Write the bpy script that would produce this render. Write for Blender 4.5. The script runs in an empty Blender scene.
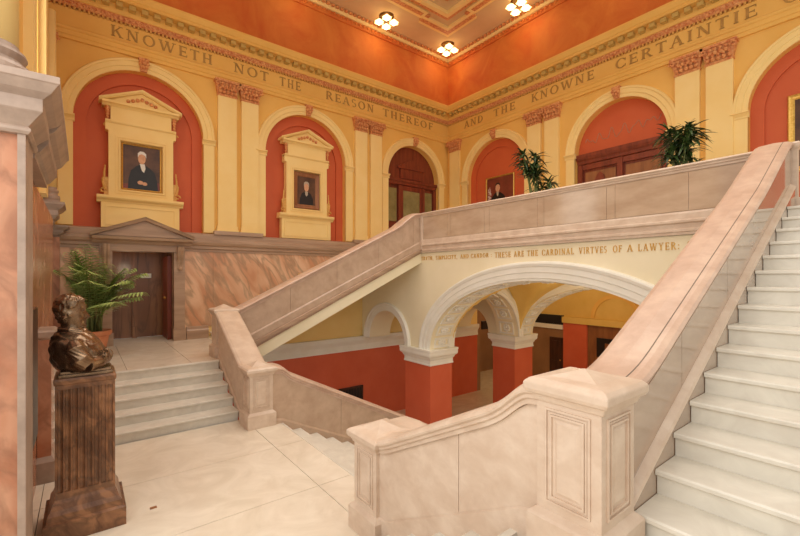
import bpy, bmesh, math, random
from math import sin, cos, pi, sqrt, exp, radians
from mathutils import Vector, Matrix, noise
from mathutils.geometry import tessellate_polygon
R = random.Random(7)
SC = bpy.context.scene
COL = SC.collection

# ---------------------------------------------------------------- levels and planes (metres)
EYE = 2.40            # camera height above the main landing (z = 0)
L1, L2, G = 0.80, 3.24, -2.40
YA, XB, XC = 11.59, 11.40, 7.40

# ---------------------------------------------------------------- materials
def srgb(r, g, b):
    f = lambda c: (c/255/12.92) if c <= 10 else (((c/255)+0.055)/1.055)**2.4
    return (f(r), f(g), f(b), 1)
MATS = {}
def newmat(name):
    m = bpy.data.materials.new(name); m.use_nodes = True
    nt = m.node_tree; b = nt.nodes['Principled BSDF']
    return m, nt, b
def mat(name, c1, c2=None, scale=4, rough=.55, metal=0, bump=0, dist=0, detail=6, stretch=(1,1,1), rot=(0,0,0), lo=.35, hi=.65, c3=None, emit=0, spec=.5, coat=0):
    if name in MATS: return MATS[name]
    m, nt, b = newmat(name); N = nt.nodes; Lk = nt.links
    b.inputs['Roughness'].default_value = rough
    b.inputs['Metallic'].default_value = metal
    b.inputs['Specular IOR Level'].default_value = spec
    b.inputs['Coat Weight'].default_value = coat
    if coat: b.inputs['Coat Roughness'].default_value = .12
    tc = N.new('ShaderNodeTexCoord'); mp = N.new('ShaderNodeMapping')
    g = N.new('ShaderNodeNewGeometry')
    Lk.new(g.outputs['Position'], mp.inputs['Vector'])
    mp.inputs['Scale'].default_value = stretch; mp.inputs['Rotation'].default_value = rot
    nz = N.new('ShaderNodeTexNoise'); nz.inputs['Scale'].default_value = scale
    nz.inputs['Detail'].default_value = detail; nz.inputs['Distortion'].default_value = dist
    nz.inputs['Roughness'].default_value = .6
    Lk.new(mp.outputs[0], nz.inputs['Vector'])
    cr = N.new('ShaderNodeValToRGB')
    cr.color_ramp.elements[0].position = lo; cr.color_ramp.elements[1].position = hi
    cr.color_ramp.elements[0].color = c1; cr.color_ramp.elements[1].color = c2 or c1
    if c3:
        e = cr.color_ramp.elements.new((lo+hi)/2); e.color = c3
    Lk.new(nz.outputs['Fac'], cr.inputs[0]); Lk.new(cr.outputs[0], b.inputs['Base Color'])
    if bump:
        n2 = N.new('ShaderNodeTexNoise'); n2.inputs['Scale'].default_value = scale*12; n2.inputs['Detail'].default_value = 3
        Lk.new(g.outputs['Position'], n2.inputs['Vector'])
        bp = N.new('ShaderNodeBump'); bp.inputs['Strength'].default_value = bump; bp.inputs['Distance'].default_value = .01
        Lk.new(n2.outputs['Fac'], bp.inputs['Height']); Lk.new(bp.outputs[0], b.inputs['Normal'])
    if emit:
        Lk.new(cr.outputs[0], b.inputs['Emission Color']); b.inputs['Emission Strength'].default_value = emit
    MATS[name] = m
    return m
def vein_mat(name, cA, cB, cV, scale, stretch, rot, rough=.3, wscale=1.2, vlo=.46, vhi=.54, voronoi=False):
    m, nt, b = newmat(name); N = nt.nodes; Lk = nt.links
    b.inputs['Roughness'].default_value = rough
    g = N.new('ShaderNodeNewGeometry'); mp = N.new('ShaderNodeMapping'); mr = N.new('ShaderNodeMapping')
    mp.inputs['Scale'].default_value = stretch; mr.inputs['Rotation'].default_value = rot
    Lk.new(g.outputs['Position'], mr.inputs['Vector']); Lk.new(mr.outputs[0], mp.inputs['Vector'])
    n1 = N.new('ShaderNodeTexNoise'); n1.inputs['Scale'].default_value = scale; n1.inputs['Detail'].default_value = 8; n1.inputs['Distortion'].default_value = .5
    Lk.new(mp.outputs[0], n1.inputs['Vector'])
    c1 = N.new('ShaderNodeValToRGB'); c1.color_ramp.elements[0].position = .38; c1.color_ramp.elements[1].position = .62
    c1.color_ramp.elements[0].color = cA; c1.color_ramp.elements[1].color = cB
    Lk.new(n1.outputs['Fac'], c1.inputs[0])
    n2 = N.new('ShaderNodeTexNoise'); n2.inputs['Scale'].default_value = scale*wscale; n2.inputs['Detail'].default_value = 6; n2.inputs['Distortion'].default_value = .5
    mp2 = N.new('ShaderNodeMapping'); mp2.inputs['Location'].default_value = (7, 3, 5)
    Lk.new(mp.outputs[0], mp2.inputs['Vector']); Lk.new(mp2.outputs[0], n2.inputs['Vector'])
    c2 = N.new('ShaderNodeValToRGB')
    e = c2.color_ramp.elements; e[0].position = vlo; e[0].color = (0,0,0,1); e[1].position = vhi; e[1].color = (0,0,0,1)
    k = e.new((vlo+vhi)/2); k.color = (.62,.62,.62,1)
    Lk.new(n2.outputs['Fac'], c2.inputs[0])
    mx = N.new('ShaderNodeMixRGB'); Lk.new(c2.outputs[0], mx.inputs[0]); Lk.new(c1.outputs[0], mx.inputs[1]); mx.inputs[2].default_value = cV
    Lk.new(mx.outputs[0], b.inputs['Base Color'])
    MATS[name] = m
    return m
stone   = mat('pinkish stone', srgb(206,180,156), srgb(221,199,177), scale=5, rough=.42, bump=.16, dist=.3, detail=10, stretch=(1,1,1.4), c3=srgb(213,189,166))
stone_p = mat('polished pinkish stone', srgb(186,158,132), srgb(204,178,152), scale=1.6, rough=.12, stretch=(1,1,3), spec=.6)
stone_r = mat('deeper pink rail stone', srgb(194,161,138), srgb(212,182,158), scale=5, rough=.4, bump=.16, dist=.3, detail=10, c3=srgb(203,171,148))
stone_shaded = mat('shaded parapet stone', srgb(182,152,126), srgb(200,171,145), scale=4, rough=.35, bump=.1, dist=.3, detail=8)  # parapet stone with the far side's shade put into its colour
stone_g = mat('mirror polished stone', srgb(172,146,124), srgb(190,164,140), scale=1.6, rough=.05, stretch=(1,1,3), spec=.8, coat=.6)
tread_m = mat('white marble tread', srgb(214,206,191), srgb(228,221,206), scale=3, rough=.33, dist=1.5, c3=srgb(221,214,199))
floor_m = mat('cream marble slab', srgb(222,208,186), srgb(236,224,204), scale=1.5, rough=.22, dist=2)
joint_m = mat('dark joint', srgb(120,105,88), rough=.8)
yellow  = mat('yellow plaster', srgb(234,182,90), srgb(240,190,100), scale=1.2, rough=.7)
yellow2 = mat('pale yellow plaster', srgb(245,210,134), srgb(248,216,144), scale=1.5, rough=.65)
ochre   = mat('ochre plaster', srgb(226,186,96), srgb(234,196,110), scale=1.2, rough=.7)
cream   = mat('cream plaster', srgb(240,226,190), srgb(246,233,200), scale=1, rough=.7)
white_t = mat('white plaster trim', srgb(236,230,214), srgb(242,237,224), scale=2, rough=.55)
red     = mat('terracotta paint', srgb(203,91,47), srgb(208,98,52), scale=1.2, rough=.6)
redlow  = mat('brick red paint', srgb(210,94,58), srgb(216,102,66), scale=1.2, rough=.5)
orange  = mat('mottled orange plaster', srgb(200,96,34), srgb(220,134,56), scale=.9, rough=.75, dist=.8, lo=.3, hi=.7)
redorn  = mat('red painted ornament', srgb(196,108,60), srgb(234,172,108), scale=18, rough=.6)
gildorn = mat('ornament ochre', srgb(206,150,70), srgb(226,176,96), scale=20, rough=.5)
olive   = mat('olive painted block', srgb(190,156,82), srgb(204,170,94), scale=8, rough=.6)
ceil_m  = mat('ceiling buff', srgb(214,180,132), srgb(222,190,142), scale=1, rough=.8)
dado_m  = vein_mat('veined pink dado marble', srgb(210,154,116), srgb(234,192,156), srgb(158,132,104), 3.0, (1.0,1.0,.28), (0,.5,0), rough=.22, vlo=.42, vhi=.58)
taupe   = mat('taupe marble moulding', srgb(166,134,108), srgb(190,158,130), scale=3, rough=.35, stretch=(.3,.3,3))
brownp  = vein_mat('brown polished panel', srgb(128,84,56), srgb(164,116,78), srgb(96,62,42), 2.0, (1,1,.2), (0,0,0), rough=.25)
pinkm   = vein_mat('pink pier marble', srgb(186,122,90), srgb(210,158,126), srgb(150,104,80), 2.4, (1,1,.6), (.3,.3,0), rough=.2, vlo=.40, vhi=.60)
greystn = mat('grey pink capital stone', srgb(158,136,120), srgb(180,156,138), scale=5, rough=.45, bump=.05)
pedm    = vein_mat('brown mottled pedestal marble', srgb(112,72,46), srgb(160,112,76), srgb(76,50,34), 6, (1,1,.6), (.3,.6,0), rough=.28, vlo=.40, vhi=.60)
bronze  = mat('dark bronze', srgb(110,88,68), srgb(158,132,106), scale=9, rough=.27, metal=.85, bump=.15)
bronze2 = mat('bronze light fitting', srgb(110,80,40), srgb(140,104,58), scale=12, rough=.4, metal=.8)
gold    = mat('gilt', srgb(206,156,64), srgb(232,190,100), scale=30, rough=.35, metal=.6)
goldlet = mat('gilt letter', srgb(168,126,62), srgb(190,146,78), scale=6, rough=.4, metal=.2)
woodr   = mat('reddish dark wood', srgb(112,48,30), srgb(142,66,42), scale=2.5, rough=.35, stretch=(4,4,.4))
woodd   = mat('dark brown wood', srgb(58,34,24), srgb(84,50,34), scale=2.5, rough=.35, stretch=(4,4,.4))
woodm   = mat('mid brown wood', srgb(132,82,48), srgb(160,104,62), scale=2, rough=.4, stretch=(4,4,.5))
brownw  = mat('brown corridor wall', srgb(150,108,70), srgb(166,122,82), scale=1, rough=.6)
dark    = mat('near black', srgb(26,20,18), srgb(34,27,23), rough=.4)
glassd  = mat('olive reflecting glass', srgb(122,112,66), srgb(160,148,96), scale=1.5, rough=.12, spec=.8)
terra   = mat('terracotta pot', srgb(206,128,88), srgb(220,146,104), scale=6, rough=.6)
leafp   = mat('palm leaf', srgb(136,170,84), srgb(198,212,134), scale=6, rough=.45)
leafd   = mat('dark dracaena leaf', srgb(34,52,24), srgb(66,88,40), scale=8, rough=.35)
stemm   = mat('plant stem', srgb(96,110,56), srgb(128,134,76), scale=8, rough=.6)
soil    = mat('soil', srgb(54,40,30), srgb(74,56,42), scale=20, rough=.9)
bulb_m  = mat('lit bulb glass', srgb(255,232,180), rough=.3, emit=9)
shade_m = mat('frosted flower glass', srgb(255,222,160), rough=.3, emit=1.6)
brass   = mat('brass', srgb(196,150,80), rough=.3, metal=.9)
paper   = mat('white card', srgb(225,222,214), rough=.6)
skin_m  = mat('painted flesh', srgb(206,150,112), srgb(220,168,130), scale=20, rough=.5)
coat_m  = mat('painted black coat', srgb(22,17,16), srgb(32,25,22), scale=8, rough=.4)
canv_m  = mat('painted brown backdrop', srgb(70,42,26), srgb(104,68,42), scale=3, rough=.4)
canvr_m = mat('painted red brown backdrop', srgb(112,48,32), srgb(134,62,42), scale=3, rough=.4)
hairw_m = mat('painted grey hair', srgb(168,150,128), srgb(190,174,152), scale=30, rough=.5)
hairb_m = mat('painted dark hair', srgb(46,30,22), rough=.5)
flagr_m = mat('painted flag red', srgb(150,50,40), srgb(206,190,180), scale=14, rough=.5, lo=.48, hi=.52)
pane_m  = mat('daylit window pane', srgb(255,250,236), rough=.3, emit=2.6)

# ---------------------------------------------------------------- mesh helper
MA = lambda s, z, n=0: (s, YA-n, z)          # north wall (runs along X)
MBm = lambda s, z, n=0: (XB-n, s, z)         # east wall (runs along Y)
MC = lambda s, z, n=0: (XC-n, s, z)          # arcade wall below the gallery
def ident(x, y, z): return (x, y, z)
class MB:
    def __init__(self): self.bm = bmesh.new(); self.mi = 0
    def face(self, vs):
        try:
            f = self.bm.faces.new(vs); f.material_index = self.mi; return f
        except ValueError: return None
    def box(self, x0, x1, y0, y1, z0, z1, f=None):
        f = f or ident
        c = [self.bm.verts.new(f(*p)) for p in ((x0,y0,z0),(x1,y0,z0),(x1,y1,z0),(x0,y1,z0),(x0,y0,z1),(x1,y0,z1),(x1,y1,z1),(x0,y1,z1))]
        for q in ((0,1,2,3),(4,5,6,7),(0,1,5,4),(1,2,6,5),(2,3,7,6),(3,0,4,7)): self.face([c[i] for i in q])
        return self
    def mbox(self, mp, s0, s1, z0, z1, n0, n1):
        return self.box(s0, s1, z0, z1, n0, n1, lambda s, z, n: mp(s, z, n))
    def frus(self, x0, x1, y0, y1, z0, z1, ins0, ins1):       # frustum box with insets bottom and top
        b = [(x0+ins0,y0+ins0,z0),(x1-ins0,y0+ins0,z0),(x1-ins0,y1-ins0,z0),(x0+ins0,y1-ins0,z0)]
        t = [(x0+ins1,y0+ins1,z1),(x1-ins1,y0+ins1,z1),(x1-ins1,y1-ins1,z1),(x0+ins1,y1-ins1,z1)]
        return self.grid([b, t])
    def grid(self, rows, closed=True, caps=True, f=None):
        f = f or ident
        V = [[self.bm.verts.new(f(*p)) for p in r] for r in rows]
        n = len(V[0])
        for i in range(len(V)-1):
            for j in range(n if closed else n-1):
                k = (j+1) % n
                self.face([V[i][j], V[i][k], V[i+1][k], V[i+1][j]])
        if caps and closed:
            self.face(list(reversed(V[0]))); self.face(V[-1])
        return self
    def stack(self, x0, x1, y0, y1, levels):                   # square moulding: levels (z, outset)
        rows = [[(x0-o,y0-o,z),(x1+o,y0-o,z),(x1+o,y1+o,z),(x0-o,y1+o,z)] for z, o in levels]
        return self.grid(rows)
    def sweep(self, mp, prof, path):                           # prof [(n,z)], path [(s,dz)]
        return self.grid([[mp(s, z+dz, n) for n, z in prof] for s, dz in path])
    def loft(self, prof, pts):                                 # prof [(u,v)] around 3D path, u horizontal perp, v up
        rows = []
        for i, p in enumerate(pts):
            a = Vector(pts[max(i-1,0)]); b = Vector(pts[min(i+1,len(pts)-1)])
            d = (b-a).normalized(); side = d.cross(Vector((0,0,1)))
            side = side.normalized() if side.length > 1e-4 else Vector((1,0,0))
            up = side.cross(d)
            rows.append([tuple(Vector(p)+side*u+up*v) for u, v in prof])
        return self.grid(rows)
    def tube(self, pts, r, n=8):
        rr = r if isinstance(r, (list, tuple)) else [r]*len(pts)
        rows = []
        for i, p in enumerate(pts):
            a = Vector(pts[max(i-1,0)]); b = Vector(pts[min(i+1,len(pts)-1)])
            d = (b-a).normalized(); ref = Vector((0,0,1)) if abs(d.z) < .95 else Vector((1,0,0))
            s = d.cross(ref).normalized(); u = s.cross(d)
            rows.append([tuple(Vector(p)+(s*cos(2*pi*k/n)+u*sin(2*pi*k/n))*rr[i]) for k in range(n)])
        return self.grid(rows)
    def arch(self, mp, c, zs, a, b, prof, n=40, t0=0, t1=pi):  # prof [(r,n)]
        rows = []
        for i in range(n+1):
            t = t0+(t1-t0)*i/n
            rows.append([mp(c+(a+r)*cos(t), zs+(b+r)*sin(t), nn) for r, nn in prof])
        return self.grid(rows)
    def lathe(self, prof, cx, cy, n=24, f=None):
        rows = [[(cx+r*cos(2*pi*k/n), cy+r*sin(2*pi*k/n), z) for k in range(n)] for r, z in prof]
        return self.grid(rows, f=f)
    def plate(self, mp, outer, holes, n0, n1):
        loops = [outer]+holes
        T = tessellate_polygon([[Vector((p[0], p[1], 0)) for p in l] for l in loops])
        flat = [p for l in loops for p in l]
        F = [self.bm.verts.new(mp(p[0], p[1], n1)) for p in flat]
        Bk = [self.bm.verts.new(mp(p[0], p[1], n0)) for p in flat]
        for t in T:
            self.face([F[i] for i in t]); self.face([Bk[i] for i in reversed(t)])
        o = 0
        for l in loops:
            m = len(l)
            for i in range(m):
                j = (i+1) % m
                self.face([F[o+i], F[o+j], Bk[o+j], Bk[o+i]])
            o += m
        return self
    def sph(self, c, r, sx=1, sy=1, sz=1, nu=14, nv=9):
        rows = []
        for i in range(nv+1):
            t = -pi/2+pi*i/nv; q = max(cos(t), .02)
            rows.append([(c[0]+r*sx*q*cos(2*pi*k/nu), c[1]+r*sy*q*sin(2*pi*k/nu), c[2]+r*sz*sin(t)) for k in range(nu)])
        return self.grid(rows)
    def build(self, name, mats, parent=None, smooth=False, bevel=0, recalc=True, origin=None):
        if recalc: bmesh.ops.recalc_face_normals(self.bm, faces=self.bm.faces)
        me = bpy.data.meshes.new(name)
        if parent is not None:
            off = Vector(parent['_w'])
        else:
            vs = [v.co for v in self.bm.verts]
            off = Vector(((min(v.x for v in vs)+max(v.x for v in vs))/2, (min(v.y for v in vs)+max(v.y for v in vs))/2, min(v.z for v in vs)))
            if origin: off = Vector(origin)
        for v in self.bm.verts: v.co -= off
        self.bm.to_mesh(me); self.bm.free()
        for m in (mats if isinstance(mats, (list, tuple)) else [mats]): me.materials.append(m)
        if smooth:
            for p in me.polygons: p.use_smooth = True
        o = bpy.data.objects.new(name, me); COL.objects.link(o)
        if parent is not None: o.parent = parent
        else: o.location = off
        o['_w'] = tuple(off)
        if bevel:
            b = o.modifiers.new('bevel', 'BEVEL'); b.width = bevel; b.segments = 2; b.limit_method = 'ANGLE'; b.angle_limit = radians(40)
            b.harden_normals = False
        return o
def part(mb, name, mats, parent, **k): return mb.build(name, mats, parent, **k)
def thing(name, label, cat, loc, group=None):
    o = bpy.data.objects.new(name, None); COL.objects.link(o); o.location = loc; o['_w'] = tuple(loc)
    o.empty_display_size = .1
    return tag(o, label, cat, group)
def tag(o, label, cat, group=None):
    o['label'] = label; o['category'] = cat
    if group: o['group'] = group
    return o
def struct(o): o['kind'] = 'structure'; return o
def copy_thing(root, loc, label, group=None):
    r = root.copy(); COL.objects.link(r); r.location = loc; r['_w'] = tuple(loc); r['label'] = label
    if group: r['group'] = group
    for ch in list(root.children):
        c = ch.copy(); COL.objects.link(c); c.parent = r
        for g in list(ch.children):
            d = g.copy(); COL.objects.link(d); d.parent = c
    return r
def archloop(c, zs, a, b, z0, n=32):
    pts = [(c-a, z0), (c+a, z0)]
    for i in range(n+1):
        t = pi*i/n; pts.append((c+a*cos(t), zs+b*sin(t)))
    return pts

# ---------------------------------------------------------------- camera
cam = bpy.data.cameras.new('camera'); co = bpy.data.objects.new('camera', cam); COL.objects.link(co)
FPX = 409.0
cam.sensor_width = 36; cam.lens = FPX*36/800; cam.shift_x = 0; cam.shift_y = 8.5/800
cam.clip_start = .05
psi = math.atan2(.790, .613)          # heading: forward = (.613,.790)
co.location = (0, 0, EYE); co.rotation_euler = (pi/2, 0, -math.atan2(.613, .790))
SC.camera = co

# ---------------------------------------------------------------- floors
def slabs(name, xs, ys, z, th, m, f=None):
    b = MB(); b.mi = 1
    b.box(xs[0], xs[-1], ys[0], ys[-1], z-th, z-.012)
    b.mi = 0; g = .0035
    for i in range(len(xs)-1):
        for j in range(len(ys)-1):
            b.box(xs[i]+g, xs[i+1]-g, ys[j]+g, ys[j+1]-g, z-.0115, z)
    o = b.build(name, [m, joint_m]); return struct(o)
slabs('floor', [-1.6, -.35, 2.14, 2.575], [2.95, 4.28, 5.61, 7.06], 0, .30, floor_m)        # main landing
slabs('floor', [-.415, .6, 1.6, 2.658], [8.362, 9.9, YA], L1, .25, floor_m)                       # far upper landing
slabs('floor', [-3, -1, .5, 2.5], [-1.9, 0, 1.45], L1+.03, .25, floor_m)                            # near upper landing
slabs('floor', [-1, 5, 8.5, 11, 14, 17], [-2, 1.5, 5, 8.5, 11.6, 14], G, .2, floor_m)          # ground floor
b = MB(); b.box(XC+.02, XB-.002, -1.9, YA-.002, 3.06, L2); struct(b.build('floor', [floor_m]))            # gallery floor

# ---------------------------------------------------------------- stairs
def flight(label, axis, start, sgn, z0, n, rise, run, w0, w1, group, under, last=.06):
    """axis 'x' or 'y' run direction; start = nosing of the first step; under(k,z) gives bottom of step block"""
    mid = (w0+w1)/2
    if axis == 'x': loc = (start, mid, z0); f = lambda a, w, z: (a, w, z)
    else: loc = (mid, start, z0); f = lambda a, w, z: (w, a, z)
    t = thing('stair_flight', label, 'stairs', loc)
    for k in range(n):
        zt = z0+rise*(k+1); a0 = start+sgn*run*k; a1 = a0+sgn*(run+.03 if k < n-1 else last)
        b = MB()
        zb = under(k, zt)
        b.box(a0+sgn*.03, a0+sgn*(run+.0295 if k < n-1 else last), w0, w1, zb, zt-.035, f)
        prof = [(0,-.030),(0,-.010),(.004,-.003),(.012,0),(1,0),(1,-.035),(.006,-.035)]
        b.grid([[f(a0+sgn*(p if p < 1 else abs(a1-a0)-.001), w, zt+q) for p, q in prof] for w in (w0, w1)])
        part(b, 'step', [tread_m], t)
    return t
# five steps from the main landing up to the far upper landing
flight('five white marble steps at left rising to the doorway landing', 'y', 7.06, 1, 0, 5, .16, .31, -.415, 2.06, None, lambda k, z: -.25)
# five steps up to the near landing
flight('short marble flight in the foreground bottom, seen only as tread corners', 'y', 2.86, -1, 0, 5, .169, .318, -1.2, 2.10, None, lambda k, z: -.25)
# flight down (descending towards +X)
t = thing('stair_flight', 'marble flight going down between the two low parapets', 'stairs', (2.6, 4.94, G))
for k in range(15):
    b = MB(); a0 = 2.6+.305*k; zt = -.15*(k+1)
    b.box(a0-.029+.004, a0+.305-.028, 3.40, 6.48, max(zt-.6, G+.001), zt-.035)
    b.box(a0-.026, a0+.305, 3.40, 6.48, zt-.0345, zt)
    part(b, 'step', [tread_m], t, bevel=.006)
b = MB(); b.box(2.575+.001, 2.60, 3.40, 6.48, -.035, 0); b.box(2.576, 2.585, 3.40, 6.48, -.6, -.036); part(b, 'landing_nosing', [tread_m], t)
# far flight up
RISE, RUN = .1525, .305
far_fl = flight('far flight climbing behind the left sloping parapet to the gallery', 'x', 2.63, 1, L1, 16, RISE, RUN, 8.86, YA-.045, None, lambda k, z: z-.36, last=.22)
# near flight up
NR, NX = .1515, .303
nt = flight('wide white marble flight climbing at the right', 'x', 2.193, 1, .742, 16, (L2-.742)/16, .2985, -1.9, 1.028, None, lambda k, z: max(z-.5, L1+.031) if k < 2 else z-.5, last=.75)

# ---------------------------------------------------------------- parapets along X
def interp(pts, x):
    if x <= pts[0][0]: return pts[0][1]
    for (a, za), (b_, zb) in zip(pts, pts[1:]):
        if x <= b_: return za+(zb-za)*(x-a)/(b_-a)
    return pts[-1][1]
def smooth_path(pts, r=.16, n=6):
    out = [pts[0]]
    for i in range(1, len(pts)-1):
        p0, p, p1 = map(Vector, (pts[i-1], pts[i], pts[i+1]))
        a = p+(p0-p).normalized()*min(r, (p0-p).length*.45); c = p+(p1-p).normalized()*min(r, (p1-p).length*.45)
        for k in range(n+1):
            u = k/n; q = a*(1-u)**2+p*2*u*(1-u)+c*u*u; out.append((q.x, q.y))
    out.append(pts[-1]); return out
def railprof(w0, w1, h=.11, r=.03):
    """cap profile across (w), z relative to top; slightly crowned"""
    m = (w0+w1)/2
    return [(w0+.041,-h-.03),(w0+.041,-h),(w0+.02,-h+.01),(w0+.02,-h+.03),(w0,-h+.045),(w0-.004,-h*.45),(w0+.012,-.028),(w0+.05,-.012),(m,0.0),
            (w1-.05,-.012),(w1-.012,-.028),(w1+.004,-h*.45),(w1,-h+.045),(w1-.02,-h+.03),(w1-.02,-h+.01),(w1-.041,-h),(w1-.041,-h-.03)]
def parapet(label, axis, path, bot, w0, w1, rw0, rw1, face, mstone, joints=(), plinth=.16, proud=.02, stringer=None, rail_m=None):
    """path [(s,ztop)], bot fn(s)->z ; w0..w1 body thickness ; rw0..rw1 rail width ; face: list of body faces ('lo','hi') that show panels"""
    f = (lambda s, w, z: (s, w, z)) if axis == 'x' else (lambda s, w, z: (w, s, z))
    s0, s1 = path[0][0], path[-1][0]
    loc = f((s0+s1)/2, (w0+w1)/2, min(bot(s0), bot(s1)))
    t = thing('parapet', label, 'parapet', loc)
    ss = [p[0] for p in path]
    top = lambda s: interp(path if path[0][0] < path[-1][0] else path[::-1], s)
    b = MB()
    b.grid([[f(s, w0, bot(s)), f(s, w1, bot(s)), f(s, w1, z-.11), f(s, w0, z-.11)] for s, z in path])
    part(b, 'parapet_body', [mstone], t)
    b = MB(); pr = railprof(rw0, rw1)
    b.grid([[f(s, u, z+v) for u, v in pr] for s, z in path])
    part(b, 'handrail_cap', [rail_m or mstone], t)
    # facing slabs with open joints and a plinth
    lo, hi = min(s0, s1), max(s0, s1)
    js = [lo]+[j for j in sorted(joints)]+[hi]
    for side in face:
        wb = w0 if side == 'lo' else w1; sg = -1 if side == 'lo' else 1
        for a, c in zip(js, js[1:]):
            b = MB()
            n = max(2, int((c-a)/.08)); a_ = a+(.003 if a > lo else 0); c_ = c-(.003 if c < hi else 0); seg = [a_+(c_-a_)*i/n for i in range(n+1)]
            b.grid([[f(s, wb-sg*.004, bot(s)+plinth-.02), f(s, wb+sg*.010, bot(s)+plinth-.02), f(s, wb+sg*.010, top(s)-.142), f(s, wb-sg*.004, top(s)-.142)] for s in seg])
            part(b, 'facing_panel', [mstone], t)
        b = MB()
        n = max(2, int((hi-lo)/.08)); seg = [lo+(hi-lo)*i/n for i in range(n+1)]
        b.grid([[f(s, wb-sg*.003, bot(s)), f(s, wb+sg*(proud+.014), bot(s)), f(s, wb+sg*(proud+.014), bot(s)+plinth-.035), f(s, wb+sg*(proud-.004), bot(s)+plinth-.012), f(s, wb+sg*.008, bot(s)+plinth), f(s, wb-sg*.003, bot(s)+plinth)] for s in seg])
        part(b, 'plinth_moulding', [mstone], t)
    return t
# near flight rail: level off the pedestal cap, swoop, straight, then ramp at the top
S = .5
near_path = smooth_path([(2.40,1.775),(2.60,1.78),(2.86,1.86),(5.8,3.37),(6.95,4.06),(7.10,4.14),(7.22,4.15)], .18)
near_bot = lambda s: interp([(2.2,.86),(6.6,3.07),(7.3,3.2)], s)
tnp = parapet('long sloping parapet with wide pink stone cap beside right-hand stairs', 'x', near_path, near_bot, 1.09, 1.37, 1.045, 1.42, ['lo'], stone_g,
        joints=[3.4, 4.5, 5.6, 6.7], plinth=.14, rail_m=stone_r)
b = MB()
nz = lambda s_: 3.233-.5216*(6.67-s_)
b.grid([[(s_, w_, z_) for w_, z_ in ((1.032, zt), (1.10, zt), (1.10, nz(s_)+.03), (1.032, nz(s_)+.03))] for s_, zt in ((2.45, .86), (6.6, 2.94), (7.2, 3.25))])
part(b, 'stair_skirting', [stone_g], tnp)
b = MB()
b.grid([[(s_, w_, nz(s_)+z_) for w_, z_ in ((1.026, .03), (1.10, .03), (1.10, .085), (1.075, .08), (1.035, .055))] for s_ in (2.45, 7.2)])
part(b, 'skirting_bead', [stone], tnp)
b = MB()
b.grid([[(s_, w_, z_+v) for w_, v in ((1.127, -.03), (1.133, -.03), (1.133, -.0065), (1.127, -.0070))] for s_, z_ in near_path if s_ > 2.6])
part(b, 'joint_line', [joint_m], tnp)
b = MB()  # infill under the near flight
b.grid([[(s, w, z) for w, z in ((1.10, zt-.6), (1.36, zt-.6), (1.36, zt), (1.10, zt))] for s, zt in ((2.49, .98), (7.20, 3.15))])
part(b, 'stair_stringer', [cream], tnp)
# far flight rail (visible from the atrium side, facing -Y)
far_path = smooth_path([(2.42,1.735),(2.55,1.79),(6.55,3.72),(6.95,4.02),(7.16,4.14),(7.40,4.15)], .12)
tf = parapet('far sloping parapet of taupe stone rising left to right to the gallery', 'x', far_path, lambda s: interp([(2.2,.80),(2.52,.94),(7.40,3.22)], s), 8.56, 8.86, 8.50, 8.92, ['lo'], stone_shaded,
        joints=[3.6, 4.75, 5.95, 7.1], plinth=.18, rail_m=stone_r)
# stringer mouldings and cream slanting band
b = MB()
b.grid([[(s, 8.50, z-.10), (s, 8.50, z-.02), (s, 8.53, z+.0), (s, 8.60, z+.0), (s, 8.60, z-.16), (s, 8.54, z-.16), (s, 8.54, z-.12)] for s, z in ((2.3,.83),(7.42,3.225))])
part(b, 'stringer_moulding', [taupe], tf)
b = MB()
b.grid([[(s, 8.57, z-.16), (s, YA-.01, z-.16), (s, YA-.01, z-.43), (s, 8.57, z-.43)] for s, z in ((2.3,.83),(7.6,3.31))])
part(b, 'stair_soffit', [cream], far_fl)

# descending parapets (far one seen from -Y face)
dpath = smooth_path([(2.44,.955),(2.60,.94),(2.74,.80),(7.3,-1.50)], .10)
dbot = lambda s: interp([(2.4,-.12),(2.58,-.14),(7.3,-2.40)], s)
parapet('low parapet of the flight going down, far side by lower newel post', 'x', dpath, dbot, 6.52, 6.84, 6.47, 6.90, ['lo'], stone_shaded, joints=[3.7, 4.9, 6.1], plinth=.22, rail_m=stone_r)
dpath2 = smooth_path([(2.44,.955),(2.72,.95),(2.86,.80),(7.3,-1.50)], .10)
parapet('near parapet of the descending flight, mostly hidden behind newel post', 'x', dpath2, dbot, 3.04, 3.36, 2.98, 3.41, ['hi'], stone, joints=[3.9], plinth=.22)

# side parapets of the five-step flights (along Y)
fs = smooth_path([(6.88,.955),(6.98,.99),(8.42,1.72),(8.52,1.735)], .05)
parapet('short sloping parapet between lower and upper far newel posts', 'y', fs, lambda s: interp([(6.8,-.02),(7.06,.0),(8.5,.76),(8.6,.78)], s), 2.11, 2.39, 2.03, 2.47, ['lo'], stone, joints=[7.7], plinth=.14)
ns = smooth_path([(3.01,.965),(2.88,1.0),(1.66,1.615),(1.47,1.79),(1.372,1.80)], .12)
parapet('curving parapet between the near newel post and the big pedestal', 'y', ns[::-1], lambda s: interp([(1.3,.78),(1.5,.76),(2.9,.0),(3.1,-.02)], s), 2.11, 2.39, 2.03, 2.47, ['lo'], stone, joints=[2.03], plinth=.28, proud=.006)

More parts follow.
